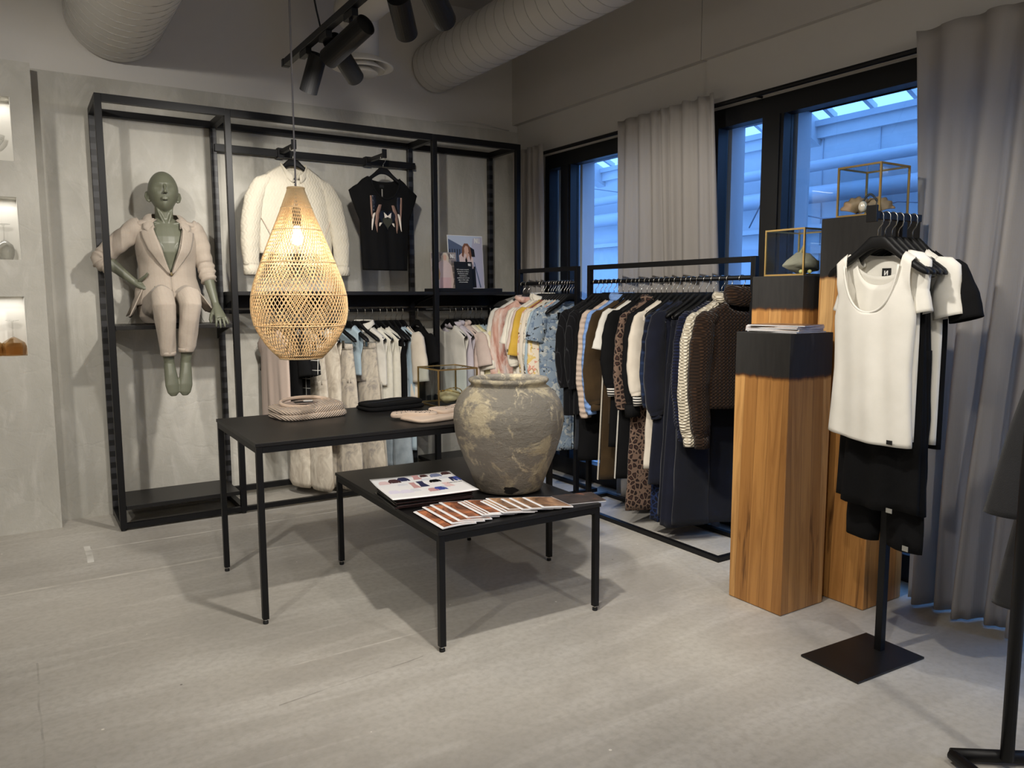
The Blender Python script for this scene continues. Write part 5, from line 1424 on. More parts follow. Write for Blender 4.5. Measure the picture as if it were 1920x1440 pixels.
def folded():
    T = thing('sweater', 'folded beige ribbed sweater on the left of the tall table', 'sweater', (1.275, 4.02, TT))
    slab((1.275, 4.02, TT), .37, .28, .030, R(8), seed=1).build('lower_fold', 'rib_beige', T, smooth=True)
    o = slab((1.27, 4.025, TT+.0285), .36, .27, .034, R(9), seed=2, lift=lambda x, y: 0.25*math.sin(3*x)+0.3*y)
    o.build('upper_fold', 'rib_beige', T, smooth=True)
    M = Matrix.Translation((1.275, 4.06, TT+.058)) @ Matrix.Rotation(R(9), 4, 'Z')
    c = MB(); pts = [M @ Vector((.135*math.cos(a), .075*math.sin(a), .012+.016*math.sin(a))) for a in [2*math.pi*i/30 for i in range(30)]]
    c.tube(pts, .010, 8, closed=True); c.build('neck_band', 'folded_beige', T, smooth=True)
    d = MB().prism([(.118*math.cos(2*math.pi*i/24), .06*math.sin(2*math.pi*i/24)) for i in range(24)], 0.008, 0.0115, M); d.build('inner_back', 'greige', T)
    MB().box((-.06, -.035, .0125), (.035, .012, .015), M @ Matrix.Rotation(R(-14), 4, 'Z')).build('neck_label', 'label_black', T)
    MB().box((-.008, -.016, .0155), (.04, .012, .019), M @ Matrix.Rotation(R(-30), 4, 'Z')).build('price_tag', 'label_white', T)
    T = thing('jeans', 'folded black jeans at the back of the tall table', 'jeans', (1.765, 4.05, TT))
    slab((1.765, 4.05, TT), .37, .215, .020, R(5), seed=3).build('lower_leg', 'black_soft', T, smooth=True)
    slab((1.770, 4.06, TT+.019), .36, .19, .020, R(7), seed=4, lift=lambda x, y: .2*x).build('upper_leg', 'black_cloth', T, smooth=True)
    MB().tube([(1.61, 4.005, TT+.0405), (1.72, 4.02, TT+.043), (1.92, 4.06, TT+.044)], .0018, 5).build('seam', 'dark_denim', T)
    T = thing('blouse', 'folded beige blouse with dark stitching at the front of the tall table, beside the jar', 'blouse', (1.83, 3.58, TT))
    slab((1.84, 3.575, TT), .43, .235, .022, R(13), seed=5, wav=.01).build('body_fold', 'folded_beige', T, smooth=True)
    slab((1.70, 3.60, TT+.012), .24, .10, .026, R(-28), seed=6, wav=.01).build('sleeve_fold', 'folded_beige', T, smooth=True)
    slab((1.93, 3.63, TT+.020), .26, .14, .022, R(24), seed=7, wav=.012).build('back_fold', 'folded_beige', T, smooth=True)
    M = Matrix.Translation((1.70, 3.60, TT+.0395)) @ Matrix.Rotation(R(-28), 4, 'Z')
    s = MB()
    for i in range(16):
        x = -.10+.013*i
        s.cbox((x, -.026+.004*math.sin(i), .0), (.006, .002, .002), M @ Matrix.Rotation(R(20*(-1)**i), 4, 'Z')); s.cbox((x, .024, .0), (.006, .002, .002), M)
    s.build('stitching', 'tag_stitch', T)
    M = Matrix.Translation((1.95, 3.62, TT+.0435)) @ Matrix.Rotation(R(20), 4, 'Z'); s = MB()
    for i in range(12): s.cbox((-.08+.014*i, .03, 0), (.007, .002, .002), M); s.cbox((-.08+.014*i, -.01, 0), (.007, .002, .002), M)
    s.build('stitching', 'tag_stitch', T)
plain('tag_stitch', (52, 40, 38), 0.9)
folded()

# ------------------------------------------------------------------ glass boxes with brass edges and what lies in them
def glass_box(lab, x0, y0, z0, w, d, h, r=0.004):
    T = thing('glass_box', lab, 'glass box', (x0+w/2, y0+d/2, z0))
    X, Y, Z = (x0+r, x0+w-r), (y0+r, y0+d-r), (z0+r, z0+h-r)
    for y in Y:
        for z in Z: MB().box((x0, y-r, z-r), (x0+w, y+r, z+r)).build('brass_edge', 'brass', T)
    for x in X:
        for z in Z: MB().box((x-r, y0+2*r, z-r), (x+r, y0+d-2*r, z+r)).build('brass_edge', 'brass', T)
        for y in Y: MB().box((x-r, y-r, z0+2*r), (x+r, y+r, z0+h-2*r)).build('brass_edge', 'brass', T)
    t = .0012
    for x in X: MB().box((x-t, y0+2*r, z0+2*r), (x+t, y0+d-2*r, z0+h-2*r)).build('glass_pane', 'clear_glass', T)
    for y in Y: MB().box((x0+2*r, y-t, z0+2*r), (x0+w-2*r, y+t, z0+h-2*r)).build('glass_pane', 'clear_glass', T)
    MB().box((x0+2*r, y0+2*r, z0+h-r-t), (x0+w-2*r, y0+d-2*r, z0+h-r+t)).build('glass_pane', 'clear_glass', T)
    return T
def rock(c, r, seed, mat_, name, parent, n=20, amp=.35, sq=(1, 1, 1)):
    rings = []
    for i in range(n//2+1):
        ph = -math.pi/2+math.pi*i/(n//2); cr = max(.02, math.cos(ph)); ring = []
        for k in range(n):
            th = 2*math.pi*k/n; d = Vector((cr*math.cos(th), cr*math.sin(th), math.sin(ph)))
            q = r*(1+amp*noise.noise(d*1.6+Vector((seed, 0, 0)))+amp*.4*noise.noise(d*4+Vector((0, seed, 0))))
            v = Vector((d.x*q*sq[0], d.y*q*sq[1], d.z*q*sq[2])); ring.append(Vector(c)+v)
        rings.append(ring)
    return MB().rings(rings).build(name, mat_, parent, smooth=True)
def shell(c, r, rz, tilt, mat_, inner, parent, name):
    """open scallop half: fan dish with scalloped ribs."""
    M = Matrix.Translation(c) @ Matrix.Rotation(rz, 4, 'Z') @ Matrix.Rotation(tilt, 4, 'X')
    m = MB()
    def P(i, j):
        a = R(-78)+R(156)*i; rr = r*(0.08+.92*j)*(1+.05*math.sin(i*40)*j)
        return M @ Vector((rr*math.sin(a), -.42*r*math.sin(math.pi*min(1, j*.9))*(math.cos(a)*.6+.4), rr*math.cos(a)+.0))
    m.grid(P, 41, 10)
    return m.build(name, mat_, parent, smooth=True, solid=.005)
def boxes():
    plain('stone_ochre', (190, 172, 128), .6, var=.25, bump=.3, bscale=30); plain('stone_grey', (178, 168, 144), .8, var=.35, bump=.6, bscale=30)
    plain('shell_tan', (176, 146, 112), .6, var=.3, bump=.3, bscale=40); plain('pearl', (226, 218, 200), .2, .2); plain('gold', (206, 164, 84), .25, 1.0)
    plain('yellow_ball', (226, 214, 130), .5); plain('bead_grey', (70, 74, 82), .25, .3)
    z = TT
    glass_box('brass edged glass box on the tall table, a stone and gold bracelet inside', 1.985, 3.88, z, .26, .27, .218)
    T = thing('stone', 'pale ochre stone inside the glass box on the tall table', 'stone', (2.12, 4.0, z+.008))
    rock((2.12, 4.0, z+.045), .055, 3, 'stone_ochre', 'stone_body', T, sq=(1.35, 1.0, .68))
    br = MB(); pts = [(2.115+.075*math.cos(a), 3.985+.055*math.sin(a), z+.078+.012*math.sin(a*2)) for a in [2*math.pi*i/40 for i in range(40)]]
    T = thing('bracelet', 'gold chain bracelet lying on the stone in the glass box', 'bracelet', (2.12, 3.98, z+.08))
    for i in range(0, 40, 1):
        p, q = Vector(pts[i]), Vector(pts[(i+1) % 40]); br.tube([p, p.lerp(q, .8)], .0034 if i % 2 else .0024, 6)
    br.tube(pts, .0012, 5, closed=True); br.build('chain', 'gold', T, smooth=True)
    # middle plinth
    z = 1.5455
    glass_box('brass edged glass box on the middle plinth, rough shell inside', 3.158, 2.366, z, .262, .23, .225)
    T = thing('conch_shell', 'rough grey conch shell in the glass box on the middle plinth', 'shell', (3.27, 2.47, z+.008))
    b = MB(); pts = [(3.20, 2.52, z+.05), (3.225, 2.505, z+.055), (3.26, 2.485, z+.065), (3.30, 2.46, z+.065), (3.335, 2.44, z+.05), (3.36, 2.43, z+.03)]
    b.tube(pts, [.004, .022, .046, .050, .030, .006], 18, wob=lambda i, th: (.010*math.sin(th*5+i)+.016*noise.noise(Vector((i*1.9, th*2, 1))))*(1 if 0 < i < 5 else .1))
    b.build('shell_body', 'stone_grey', T, smooth=True)
    for i in range(5):
        a = R(20+i*32); p = Vector((3.255+.012*i, 2.485-.006*i, z+.065))
        MB().tube([p+Vector((0, -.01*math.cos(a), .035*math.sin(a))), p+Vector((.010, -.03*math.cos(a), .055+.030*math.sin(a)))], [.016, .003], 8).build('spike', 'stone_ochre', T, smooth=True)
    for i, (x, y) in enumerate(((3.185, 2.40), (3.23, 2.385))):
        o = MB().ball((x, y, z+.0185), .010).build('bead', 'yellow_ball', None, smooth=True); tag(o, ('left' if i == 0 else 'right')+' small yellow ball in the glass box on the middle plinth', 'bead')
    # tallest plinth
    z = 1.8055
    glass_box('tall brass edged glass box on the tallest plinth, shells and necklace inside', 3.222, 2.035, z, .225, .215, .226)
    T = thing('seashell', 'open tan scallop shells in the glass box on the tallest plinth', 'shell', (3.28, 2.13, z+.008))
    shell((3.262, 2.165, z+.012), .075, R(-50), R(-12), 'shell_tan', None, T, 'left_half')
    shell((3.30, 2.10, z+.012), .075, R(-65), R(-22), 'shell_tan', None, T, 'right_half')
    T = thing('necklace', 'grey bead necklace with a pearl drop hanging on the scallop shells', 'necklace', (3.25, 2.12, z+.06))
    MB().ball((3.235, 2.125, z+.040), (.019, .019, .025), 16, 10).build('pearl_drop', 'pearl', T, smooth=True)
    b = MB()
    for i in range(15):
        a = math.pi*i/14; b.ball((3.243+.02*i/14, 2.128-.05*i/14, z+.066+.028*math.sin(a)), .0052, 8, 6)
    b.tube([(3.243+.02*i/14, 2.128-.05*i/14, z+.066+.028*math.sin(math.pi*i/14)) for i in range(15)], .001, 4)
    b.build('bead_string', 'bead_grey', T, smooth=True)
    MB().tube([(3.262, 2.075, z+.065), (3.25, 2.07, z+.045), (3.245, 2.085, z+.025), (3.24, 2.11, z+.012)], .0022, 6).build('cord', 'bead_grey', T, smooth=True)
boxes()

# ------------------------------------------------------------------ printed matter on the low table
LT = 0.5115
def printed():
    plain('paper_white', (240, 239, 240), .35, spec=.5); plain('book_black', (16, 16, 18), .25, spec=.6)
    plain('print_pink', (224, 196, 196), .5); plain('print_brown', (74, 48, 48), .5); plain('print_navy', (40, 42, 78), .5); plain('print_blue', (58, 74, 150), .5)
    plain('print_grey', (214, 216, 224), .5); plain('print_lilac', (222, 218, 236), .5); plain('print_rose', (196, 150, 150), .5); plain('print_slate', (120, 128, 160), .5)
    def cover(name, stops, sc, seed):
        t = NT(name); v = t.co((1, 1, 1), (0, 0, seed))
        t.color(t.ramp(t.noise(sc, 4, v, .6, 1.2), stops)); t.set(.32, 0, .5); MATS[name] = t.m
    cover('cover_copper', [(0.3, (38, 26, 24)), (0.45, (112, 70, 52)), (0.6, (196, 124, 84)), (0.75, (86, 54, 44))], 9, .3)
    cover('cover_sand', [(0.3, (48, 42, 40)), (0.48, (140, 106, 80)), (0.62, (204, 160, 122)), (0.78, (92, 70, 56))], 8, 1.1)
    cover('cover_dark', [(0.3, (40, 36, 35)), (0.55, (70, 60, 54)), (0.66, (150, 92, 66)), (0.72, (60, 48, 44))], 6, 2.2)
    # pile of black catalogues, each a thing
    rnd = random.Random(2); n = 7
    for i in range(n):
        M = Matrix.Translation((1.555+rnd.uniform(-.008, .008), 3.205+rnd.uniform(-.008, .008), LT+i*.0072)) @ Matrix.Rotation(R(-6+rnd.uniform(-2.5, 2.5)), 4, 'Z')
        T = thing('catalogue', 'thin black catalogue in the pile under the white product sheet', 'catalogue', tuple(M.translation), 'black catalogues under the product sheet')
        MB().box((-.185, -.15, .0), (.185, .15, .0068), M).build('cover', 'book_black', T, bevel=.002)
        MB().box((-.183, -.1505, .0018), (.183, -.1498, .0052), M).build('pages', 'print_brown', T)
    zt = LT+n*.0072
    T = thing('product_sheet', 'large white leaflet printed with rows of garments on the black catalogues', 'leaflet', (1.58, 3.23, zt))
    Mx = Matrix.Translation((1.553, 3.205, zt+.001)) @ Matrix.Rotation(R(-6.5), 4, 'Z')
    def zc(x, y): return .004+.012*max(0, (y/.19))**2+.010*max(0, (-x-.08)/.13)**2*0+.006*(1-math.cos(x*5))
    def P(i, j):
        x, y = -.205+.41*i, -.185+.37*j
        return Mx @ Vector((x, y, zc(x, y)))
    MB().grid(P, 25, 13).build('sheet', 'paper_white', T, smooth=True, solid=.0015)
    def icon(u, v, w, h, kind, col):
        x, y = -.205+.41*u, -.185+.37*v
        sh = {'top': [(-.5, -.5), (-.46, .1), (-.25, .5), (.25, .5), (.46, .1), (.5, -.5), (.3, -.5), (.28, -.1), (.25, -.5), (-.25, -.5), (-.28, -.1), (-.3, -.5)],
              'dress': [(-.4, -.5), (-.25, .1), (-.3, .5), (.3, .5), (.25, .1), (.4, -.5)],
              'pants': [(-.4, -.5), (-.35, .5), (.35, .5), (.4, -.5), (.1, -.5), (0, .2), (-.1, -.5)]}[kind]
        m = MB(); pts = [(x+a*w, y+b*h) for a, b in sh]
        k = len(pts); vs = [Mx @ Vector((px, py, zc(px, py)+.0011)) for px, py in pts]+[Mx @ Vector((px, py, zc(px, py)+.0016)) for px, py in pts]
        m.add(vs, [tuple(range(k, 2*k))]+[(i, (i+1) % k, k+(i+1) % k, k+i) for i in range(k)])
        m.build('printed_garment', col, T)
    A = [(.12, .80, .055, .05, 'top', 'print_pink'), (.25, .84, .06, .055, 'top', 'print_brown'), (.37, .88, .06, .055, 'top', 'print_navy'),
         (.54, .90, .055, .06, 'dress', 'print_rose'), (.64, .93, .04, .035, 'top', 'print_brown'), (.78, .90, .06, .045, 'top', 'print_slate'), (.92, .93, .05, .04, 'top', 'print_brown'),
         (.42, .58, .045, .10, 'dress', 'print_rose'), (.52, .60, .055, .10, 'dress', 'print_navy'), (.70, .68, .06, .045, 'top', 'book_black'), (.92, .66, .035, .07, 'pants', 'print_navy'), (.97, .66, .035, .07, 'pants', 'print_blue'),
         (.12, .35, .06, .06, 'top', 'print_lilac'), (.25, .33, .06, .06, 'top', 'print_lilac'), (.36, .36, .05, .05, 'top', 'print_grey'), (.55, .28, .05, .06, 'top', 'print_rose'), (.64, .30, .06, .06, 'top', 'print_blue'), (.78, .44, .06, .08, 'dress', 'print_pink'),
         (.30, .66, .05, .03, 'top', 'print_grey'), (.62, .78, .05, .03, 'top', 'print_grey'), (.84, .77, .05, .03, 'top', 'print_grey'), (.72, .36, .04, .04, 'top', 'print_grey')]
    for a in A: icon(*a)
    m = MB()
    for i in range(9): 
        u = .80+.021*i; x, y = -.205+.41*u, -.185+.37*.50
        m.cbox((x, y, zc(x, y)+.0014), (.006, .008 if i % 3 else .005, .0008), Mx)
    m.build('small_print', 'book_black', T)
    # fanned magazines, each lapping over the one to its left
    X = [1.395, 1.440, 1.480, 1.528, 1.598, 1.614, 1.632, 1.690, 1.708, 1.732, 1.785, 1.824, 1.880]
    Yb = [2.705, 2.712, 2.720, 2.738, 2.730, 2.733, 2.738, 2.712, 2.718, 2.738, 2.708, 2.700, 2.690]
    Ln = [.285, .285, .285, .275, .235, .235, .235, .215, .215, .215, .20, .20, .185]
    LAB = ['leftmost of the fanned magazines, nearest the table corner', 'second magazine from the left in the fan on the low table', 'third magazine from the left in the fan on the low table', 'fanned magazine with its copper cover wholly open, fourth from the left',
           'fifth fanned magazine, first of the tight group left of the jar foot', 'sixth fanned magazine, middle of the tight group left of the jar foot', 'seventh fanned magazine, last of the tight group left of the jar foot',
           'eighth fanned magazine, lowest of the three below the jar hole', 'ninth fanned magazine, middle of the three below the jar hole', 'tenth fanned magazine, topmost of the three below the jar hole',
           'eleventh fanned magazine with sand coloured cover', 'twelfth fanned magazine, second from the right end of the fan', 'rightmost fanned magazine with its whole sand cover showing']
    for i, x0 in enumerate(X):
        w = .155; ln = Ln[i]; h = .0105+.0018*min(i, 4)
        M = Matrix.Translation((x0, Yb[i], LT+.0005)) @ Matrix.Rotation(R(-1.5-.25*i), 4, 'Z')
        T = thing('magazine', LAB[i], 'magazine', (x0, Yb[i], LT), 'magazines fanned on the low table')
        def zz(u): return (.0035 if i == 0 else .0035+h*(1-u)**1.6)+.004*math.sin(math.pi*u)
        th = .0045
        def sec(y):
            up = [M @ Vector((w*k/12, y, zz(k/12)+th)) for k in range(13)]; lo = [M @ Vector((w*k/12, y, max(.0, zz(k/12)-.001))) for k in range(12, -1, -1)]
            nose = [M @ Vector((-.004, y, zz(0)+th*.5))]
            return up+lo+nose
        MB().rings([sec(0), sec(ln)]).build('pages', 'paper_white', T)
        c = MB(); c.grid(lambda a, b: M @ Vector((.009+(w-.014)*a, .006+(ln-.012)*b, zz((.009+(w-.014)*a)/w)+th+.0006)), 12, 3)
        c.build('cover', 'cover_copper' if i < 7 else 'cover_sand', T, solid=.0006)
    T = thing('magazine', 'dark magazine lying apart and hanging over the right edge of the low table', 'magazine', (2.13, 2.79, LT))
    M = Matrix.Translation((2.135, 2.785, LT)) @ Matrix.Rotation(R(-14), 4, 'Z')
    MB().box((-.095, -.075, .0004), (.115, .085, .0045), M).build('pages', 'paper_white', T)
    MB().box((-.096, -.076, .0046), (.116, .086, .0056), M).build('cover', 'cover_dark', T)
    # magazines on the low plinth
    rnd = random.Random(9); z = 1.2835
    for i in range(6):
        th = .0055; a = R(rnd.uniform(-7, 9)) if i < 5 else R(14)
        M = Matrix.Translation((2.990+rnd.uniform(-.01, .01), 2.325+rnd.uniform(-.008, .008), z)) @ Matrix.Rotation(a, 4, 'Z')
        T = thing('magazine', ['lowest', 'second lowest', 'third', 'fourth', 'fifth', 'topmost'][i]+' magazine in the small pile on the low charred plinth', 'magazine', tuple(M.translation), 'magazines piled on the low plinth')
        MB().box((-.105, -.135, 0), (.105, .135, th-.0008), M).build('pages', 'paper_white', T)
        MB().box((-.106, -.136, th-.0008), (.106, .136, th), M).build('cover', 'cover_sand' if i % 2 else 'cover_dark', T)
        z += th+.0004
printed()

# ------------------------------------------------------------------ posters on the rack shelf
def posters():
    z = 1.4885
    T = thing('display_tray', 'flat black tray on the right rack shelf carrying the pictures', 'tray', (3.0, 5.45, z))
    MB().box((2.735, 5.33, z), (3.32, 5.56, z+.026)).build('tray_body', 'matt_black_top', T, bevel=.002)
    z += .0265
    plain('sky_print', (196, 206, 222), .4); plain('steel_print', (92, 104, 128), .4); plain('wall_print', (170, 158, 150), .4); plain('wall_print_dark', (122, 112, 108), .4)
    plain('skin_print', (222, 178, 154), .5); plain('hair_brown', (132, 86, 56), .5); plain('hair_blond', (226, 208, 184), .5); plain('blush_print', (228, 204, 196), .5); plain('pink_print', (226, 186, 182), .5)
    plain('bag_print', (204, 168, 112), .5); plain('lilac_wall', (188, 186, 204), .5)
    def board(lab, name, cx, w, h, y, tilt, mat_, border=None):
        T = thing(name, lab, 'poster', (cx, y, z))
        M = Matrix.Translation((cx, y, z)) @ Matrix.Rotation(tilt, 4, 'X')
        MB().box((-w/2, 0, 0), (w/2, .006, h), M).build('board', border or mat_, T)
        if border: MB().box((-w/2+.004, -.0006, .004), (w/2-.004, 0, h-.004), M).build('picture', mat_, T)
        layer = [1]
        def poly(pts, mt, nm):
            layer[0] += 1; d = -.0008-.0003*layer[0]
            k = [(x*w-w/2, v*h) for x, v in pts]
            MB().prism(k, d-.0003, d, M @ Matrix(((1, 0, 0, 0), (0, 0, 1, 0), (0, 1, 0, 0), (0, 0, 0, 1)))).build(nm, mt, T)
        return T, M, poly, w, h
    def logo(T, M, x, zc, s, mt='label_white'):
        p = [(-.5, -.5), (-.5, .5), (-.22, .5), (.06, -.05), (.06, .5), (.26, .5), (.26, -.5), (.0, -.5), (-.28, .05), (-.28, -.5)]
        Q = M @ Matrix.Translation((x, 0, zc)) @ Matrix(((1, 0, 0, 0), (0, 0, 1, 0), (0, 1, 0, 0), (0, 0, 0, 1)))
        MB().prism([(a*s, b*s) for a, b in p], -.0075, -.007, Q).build('logo', mt, T)
        MB().prism([(s*.36, -s*.5), (s*.36, s*.5), (s*.5, s*.5), (s*.5, -s*.36), (s*.72, -s*.36), (s*.72, s*.5), (s*.80, s*.5), (s*.80, -s*.5)], -.0075, -.007, Q).build('logo', mt, T)
    tilt = R(-5)
    T, M, poly, w, h = board('large poster of a brown haired person in a pale jacket', 'poster', 3.078, .322, .425, 5.475, tilt, 'sky_print', 'label_white')
    poly([(.02, .45), (.02, .93), (.45, .78), (.45, .40)], 'steel_print', 'railing')
    for i in range(5): poly([(.04+.07*i, .48), (.04+.07*i, .74), (.06+.07*i, .74), (.06+.07*i, .48)], 'label_black', 'railing_bar')
    poly([(.68, .01), (.62, .60), (.72, .95), (.98, .98), (.98, .01)], 'lilac_wall', 'curved_wall')
    poly([(.60, .60), (.60, .80), (.74, .74), (.76, .60)], 'label_black', 'stair')
    poly([(.86, .02), (.72, .50), (.74, .50), (.90, .02)], 'steel_print', 'handrail')
    poly([(.60, .02), (.62, .40), (.75, .42), (.76, .02)], 'label_black', 'trousers')
    poly([(.32, .36), (.30, .62), (.40, .68), (.62, .66), (.70, .56), (.70, .38), (.52, .34)], 'blush_print', 'jacket')
    poly([(.38, .62), (.40, .78), (.46, .85), (.56, .85), (.63, .78), (.66, .62), (.62, .52), (.58, .66), (.46, .70), (.42, .58)], 'hair_brown', 'hair')
    poly([(.46, .66), (.45, .76), (.50, .81), (.56, .79), (.58, .70), (.53, .64)], 'skin_print', 'face')
    poly([(.48, .50), (.52, .66), (.58, .66), (.60, .62), (.55, .60), (.53, .50)], 'skin_print', 'hand')
    poly([(.48, .46), (.47, .54), (.50, .60), (.53, .52)], 'label_black', 'shirt')
    logo(T, M, .10, .385, .04)
    T, M, poly, w, h = board('narrow poster of a fair haired person with a tan bag', 'poster', 2.862, .228, .285, 5.455, tilt, 'wall_print')
    for i in range(5):
        for j in range(3): poly([(.03+.33*j+.1*(i % 2), .10+.18*i), (.03+.33*j+.1*(i % 2), .24+.18*i), (.26+.33*j+.1*(i % 2)*.6, .24+.18*i), (.26+.33*j+.1*(i % 2)*.6, .10+.18*i)], 'wall_print_dark', 'wall_block')
    poly([(.16, .01), (.24, .30), (.28, .70), (.44, .80), (.62, .80), (.80, .62), (.86, .20), (.80, .01)], 'blush_print', 'outfit')
    poly([(.30, .01), (.34, .30), (.76, .30), (.74, .01)], 'pink_print', 'skirt')
    poly([(.42, .70), (.40, .88), (.48, .98), (.62, .98), (.70, .86), (.68, .70), (.60, .78), (.48, .78)], 'hair_blond', 'hair')
    poly([(.49, .80), (.48, .90), (.55, .94), (.61, .90), (.61, .81), (.55, .76)], 'skin_print', 'face')
    poly([(.02, .26), (.08, .42), (.28, .62), (.34, .40), (.30, .24), (.12, .22)], 'bag_print', 'bag')
    logo(T, M, .075, .255, .034)
    T, M, poly, w, h = board('small black sign with white lettering in front of the posters', 'sign', 3.022, .160, .212, 5.425, tilt, 'label_black')
    T['category'] = 'sign'
    logo(T, M, .05, .188, .020)
    lines = ['NÜ creates women\'s', 'it\'s legs hes to Have', 'Movements under', 'expressions a', 'sophisticated and raw', 'edge to their style', 'and personality']
    for i, s in enumerate(lines):
        tx = text(s, .0128, M @ Matrix.Translation((-.006, -.0012, .150-.0165*i)) @ Matrix.Rotation(R(90), 4, 'X'), 'label_white', T)
posters()

# ------------------------------------------------------------------ glasses in the pier niches
def glasses():
    t = NT('amber_glass'); t.t.nodes.remove(t.b)
    tr = t.n('ShaderNodeBsdfTransparent'); tr.inputs[0].default_value = lin((240, 226, 204)); gl = t.n('ShaderNodeBsdfGlossy'); gl.inputs['Roughness'].default_value = .03
    lw = t.n('ShaderNodeLayerWeight'); lw.inputs[0].default_value = .35
    mx = t.n('ShaderNodeMixShader'); t.l(t.math('MULTIPLY', lw.outputs['Facing'], .5), mx.inputs[0]); t.l(tr.outputs[0], mx.inputs[1]); t.l(gl.outputs[0], mx.inputs[2]); t.l(mx.outputs[0], t.out.inputs[0]); MATS['amber_glass'] = t.m
    t = NT('wine_glass_clear'); t.t.nodes.remove(t.b)
    tr = t.n('ShaderNodeBsdfTransparent'); tr.inputs[0].default_value = (.93, .93, .92, 1); gl = t.n('ShaderNodeBsdfGlossy'); gl.inputs['Roughness'].default_value = .03
    lw = t.n('ShaderNodeLayerWeight'); lw.inputs[0].default_value = .35
    mx = t.n('ShaderNodeMixShader'); t.l(t.math('MULTIPLY', lw.outputs['Facing'], .7), mx.inputs[0]); t.l(tr.outputs[0], mx.inputs[1]); t.l(gl.outputs[0], mx.inputs[2]); t.l(mx.outputs[0], t.out.inputs[0]); MATS['wine_glass_clear'] = t.m
    def g(name, lab, x, y, z, kind, grp):
        T = thing(name, lab, 'glass', (x, y, z), grp)
        if kind == 'amber':      # upside down: faceted bowl on its rim, stem and foot up
            MB().lathe([(.052, 0), (.060, .002), (.066, .055), (.058, .078), (.020, .105), (.008, .112)], (x, y, z), 8, False, False).build('bowl', 'amber_glass', T, solid=.002)
            MB().lathe([(.006, .112), (.004, .13), (.004, .20), (.008, .208)], (x, y, z), 12).build('stem', 'wine_glass_clear', T, smooth=True)
            MB().lathe([(.005, .208), (.036, .214), (.036, .217), (.004, .216)], (x, y, z), 24).build('base', 'wine_glass_clear', T, smooth=True)
        elif kind == 'wine':     # upside down round bowl
            MB().lathe([(.036, 0), (.046, .03), (.050, .06), (.042, .09), (.018, .112), (.006, .12)], (x, y, z), 24, False, False).build('bowl', 'wine_glass_clear', T, smooth=True, solid=.0015)
            MB().lathe([(.004, .12), (.0035, .14), (.0035, .20), (.006, .208)], (x, y, z), 12).build('stem', 'wine_glass_clear', T, smooth=True)
            MB().lathe([(.005, .208), (.034, .213), (.034, .216), (.004, .215)], (x, y, z), 24).build('base', 'wine_glass_clear', T, smooth=True)
        else:                    # coupe standing
            MB().lathe([(.004, .004), (.034, .003), (.034, 0), (.0, 0)], (x, y, z), 24, False, False).build('base', 'wine_glass_clear', T, smooth=True)
            MB().lathe([(.005, .004), (.0035, .03), (.0035, .075), (.006, .085)], (x, y, z), 12).build('stem', 'wine_glass_clear', T, smooth=True)
            MB().lathe([(.006, .085), (.022, .095), (.044, .125), (.052, .155)], (x, y, z), 24, False, False).build('bowl', 'wine_glass_clear', T, smooth=True, solid=.0015)
    y = 5.64
    g('wine_glass', 'amber faceted glass upside down in the lowest niche, the right one', -.028, y, 1.1005, 'amber', 'amber glasses in the lowest niche')
    g('wine_glass', 'amber faceted glass upside down in the lowest niche, at the photo edge', -.148, y, 1.1005, 'amber', 'amber glasses in the lowest niche')
    g('wine_glass', 'clear wine glass upside down in the middle niche, front right', -.035, y, 1.6805, 'wine', 'clear glasses in the middle niche')
    g('wine_glass', 'clear wine glass upside down in the middle niche, at the photo edge', -.115, y+.02, 1.6805, 'wine', 'clear glasses in the middle niche')
    g('wine_glass', 'clear stemmed coupe in the top niche, right one', -.045, y, 2.2605, 'coupe', 'coupes in the top niche')
    g('wine_glass', 'clear stemmed coupe in the top niche, at the photo edge', -.16, y, 2.2605, 'coupe', 'coupes in the top niche')
glasses()
tag(MB().tube([(2.95, 5.727, 2.856), (3.1, 5.728, 2.875), (3.3, 5.728, 2.888), (3.5, 5.728, 2.872), (3.64, 5.726, 2.856)], .005, 6).build('cable', 'white_duct', None, smooth=True), 'white cable lying along the top edge of the plaster wall', 'cable')
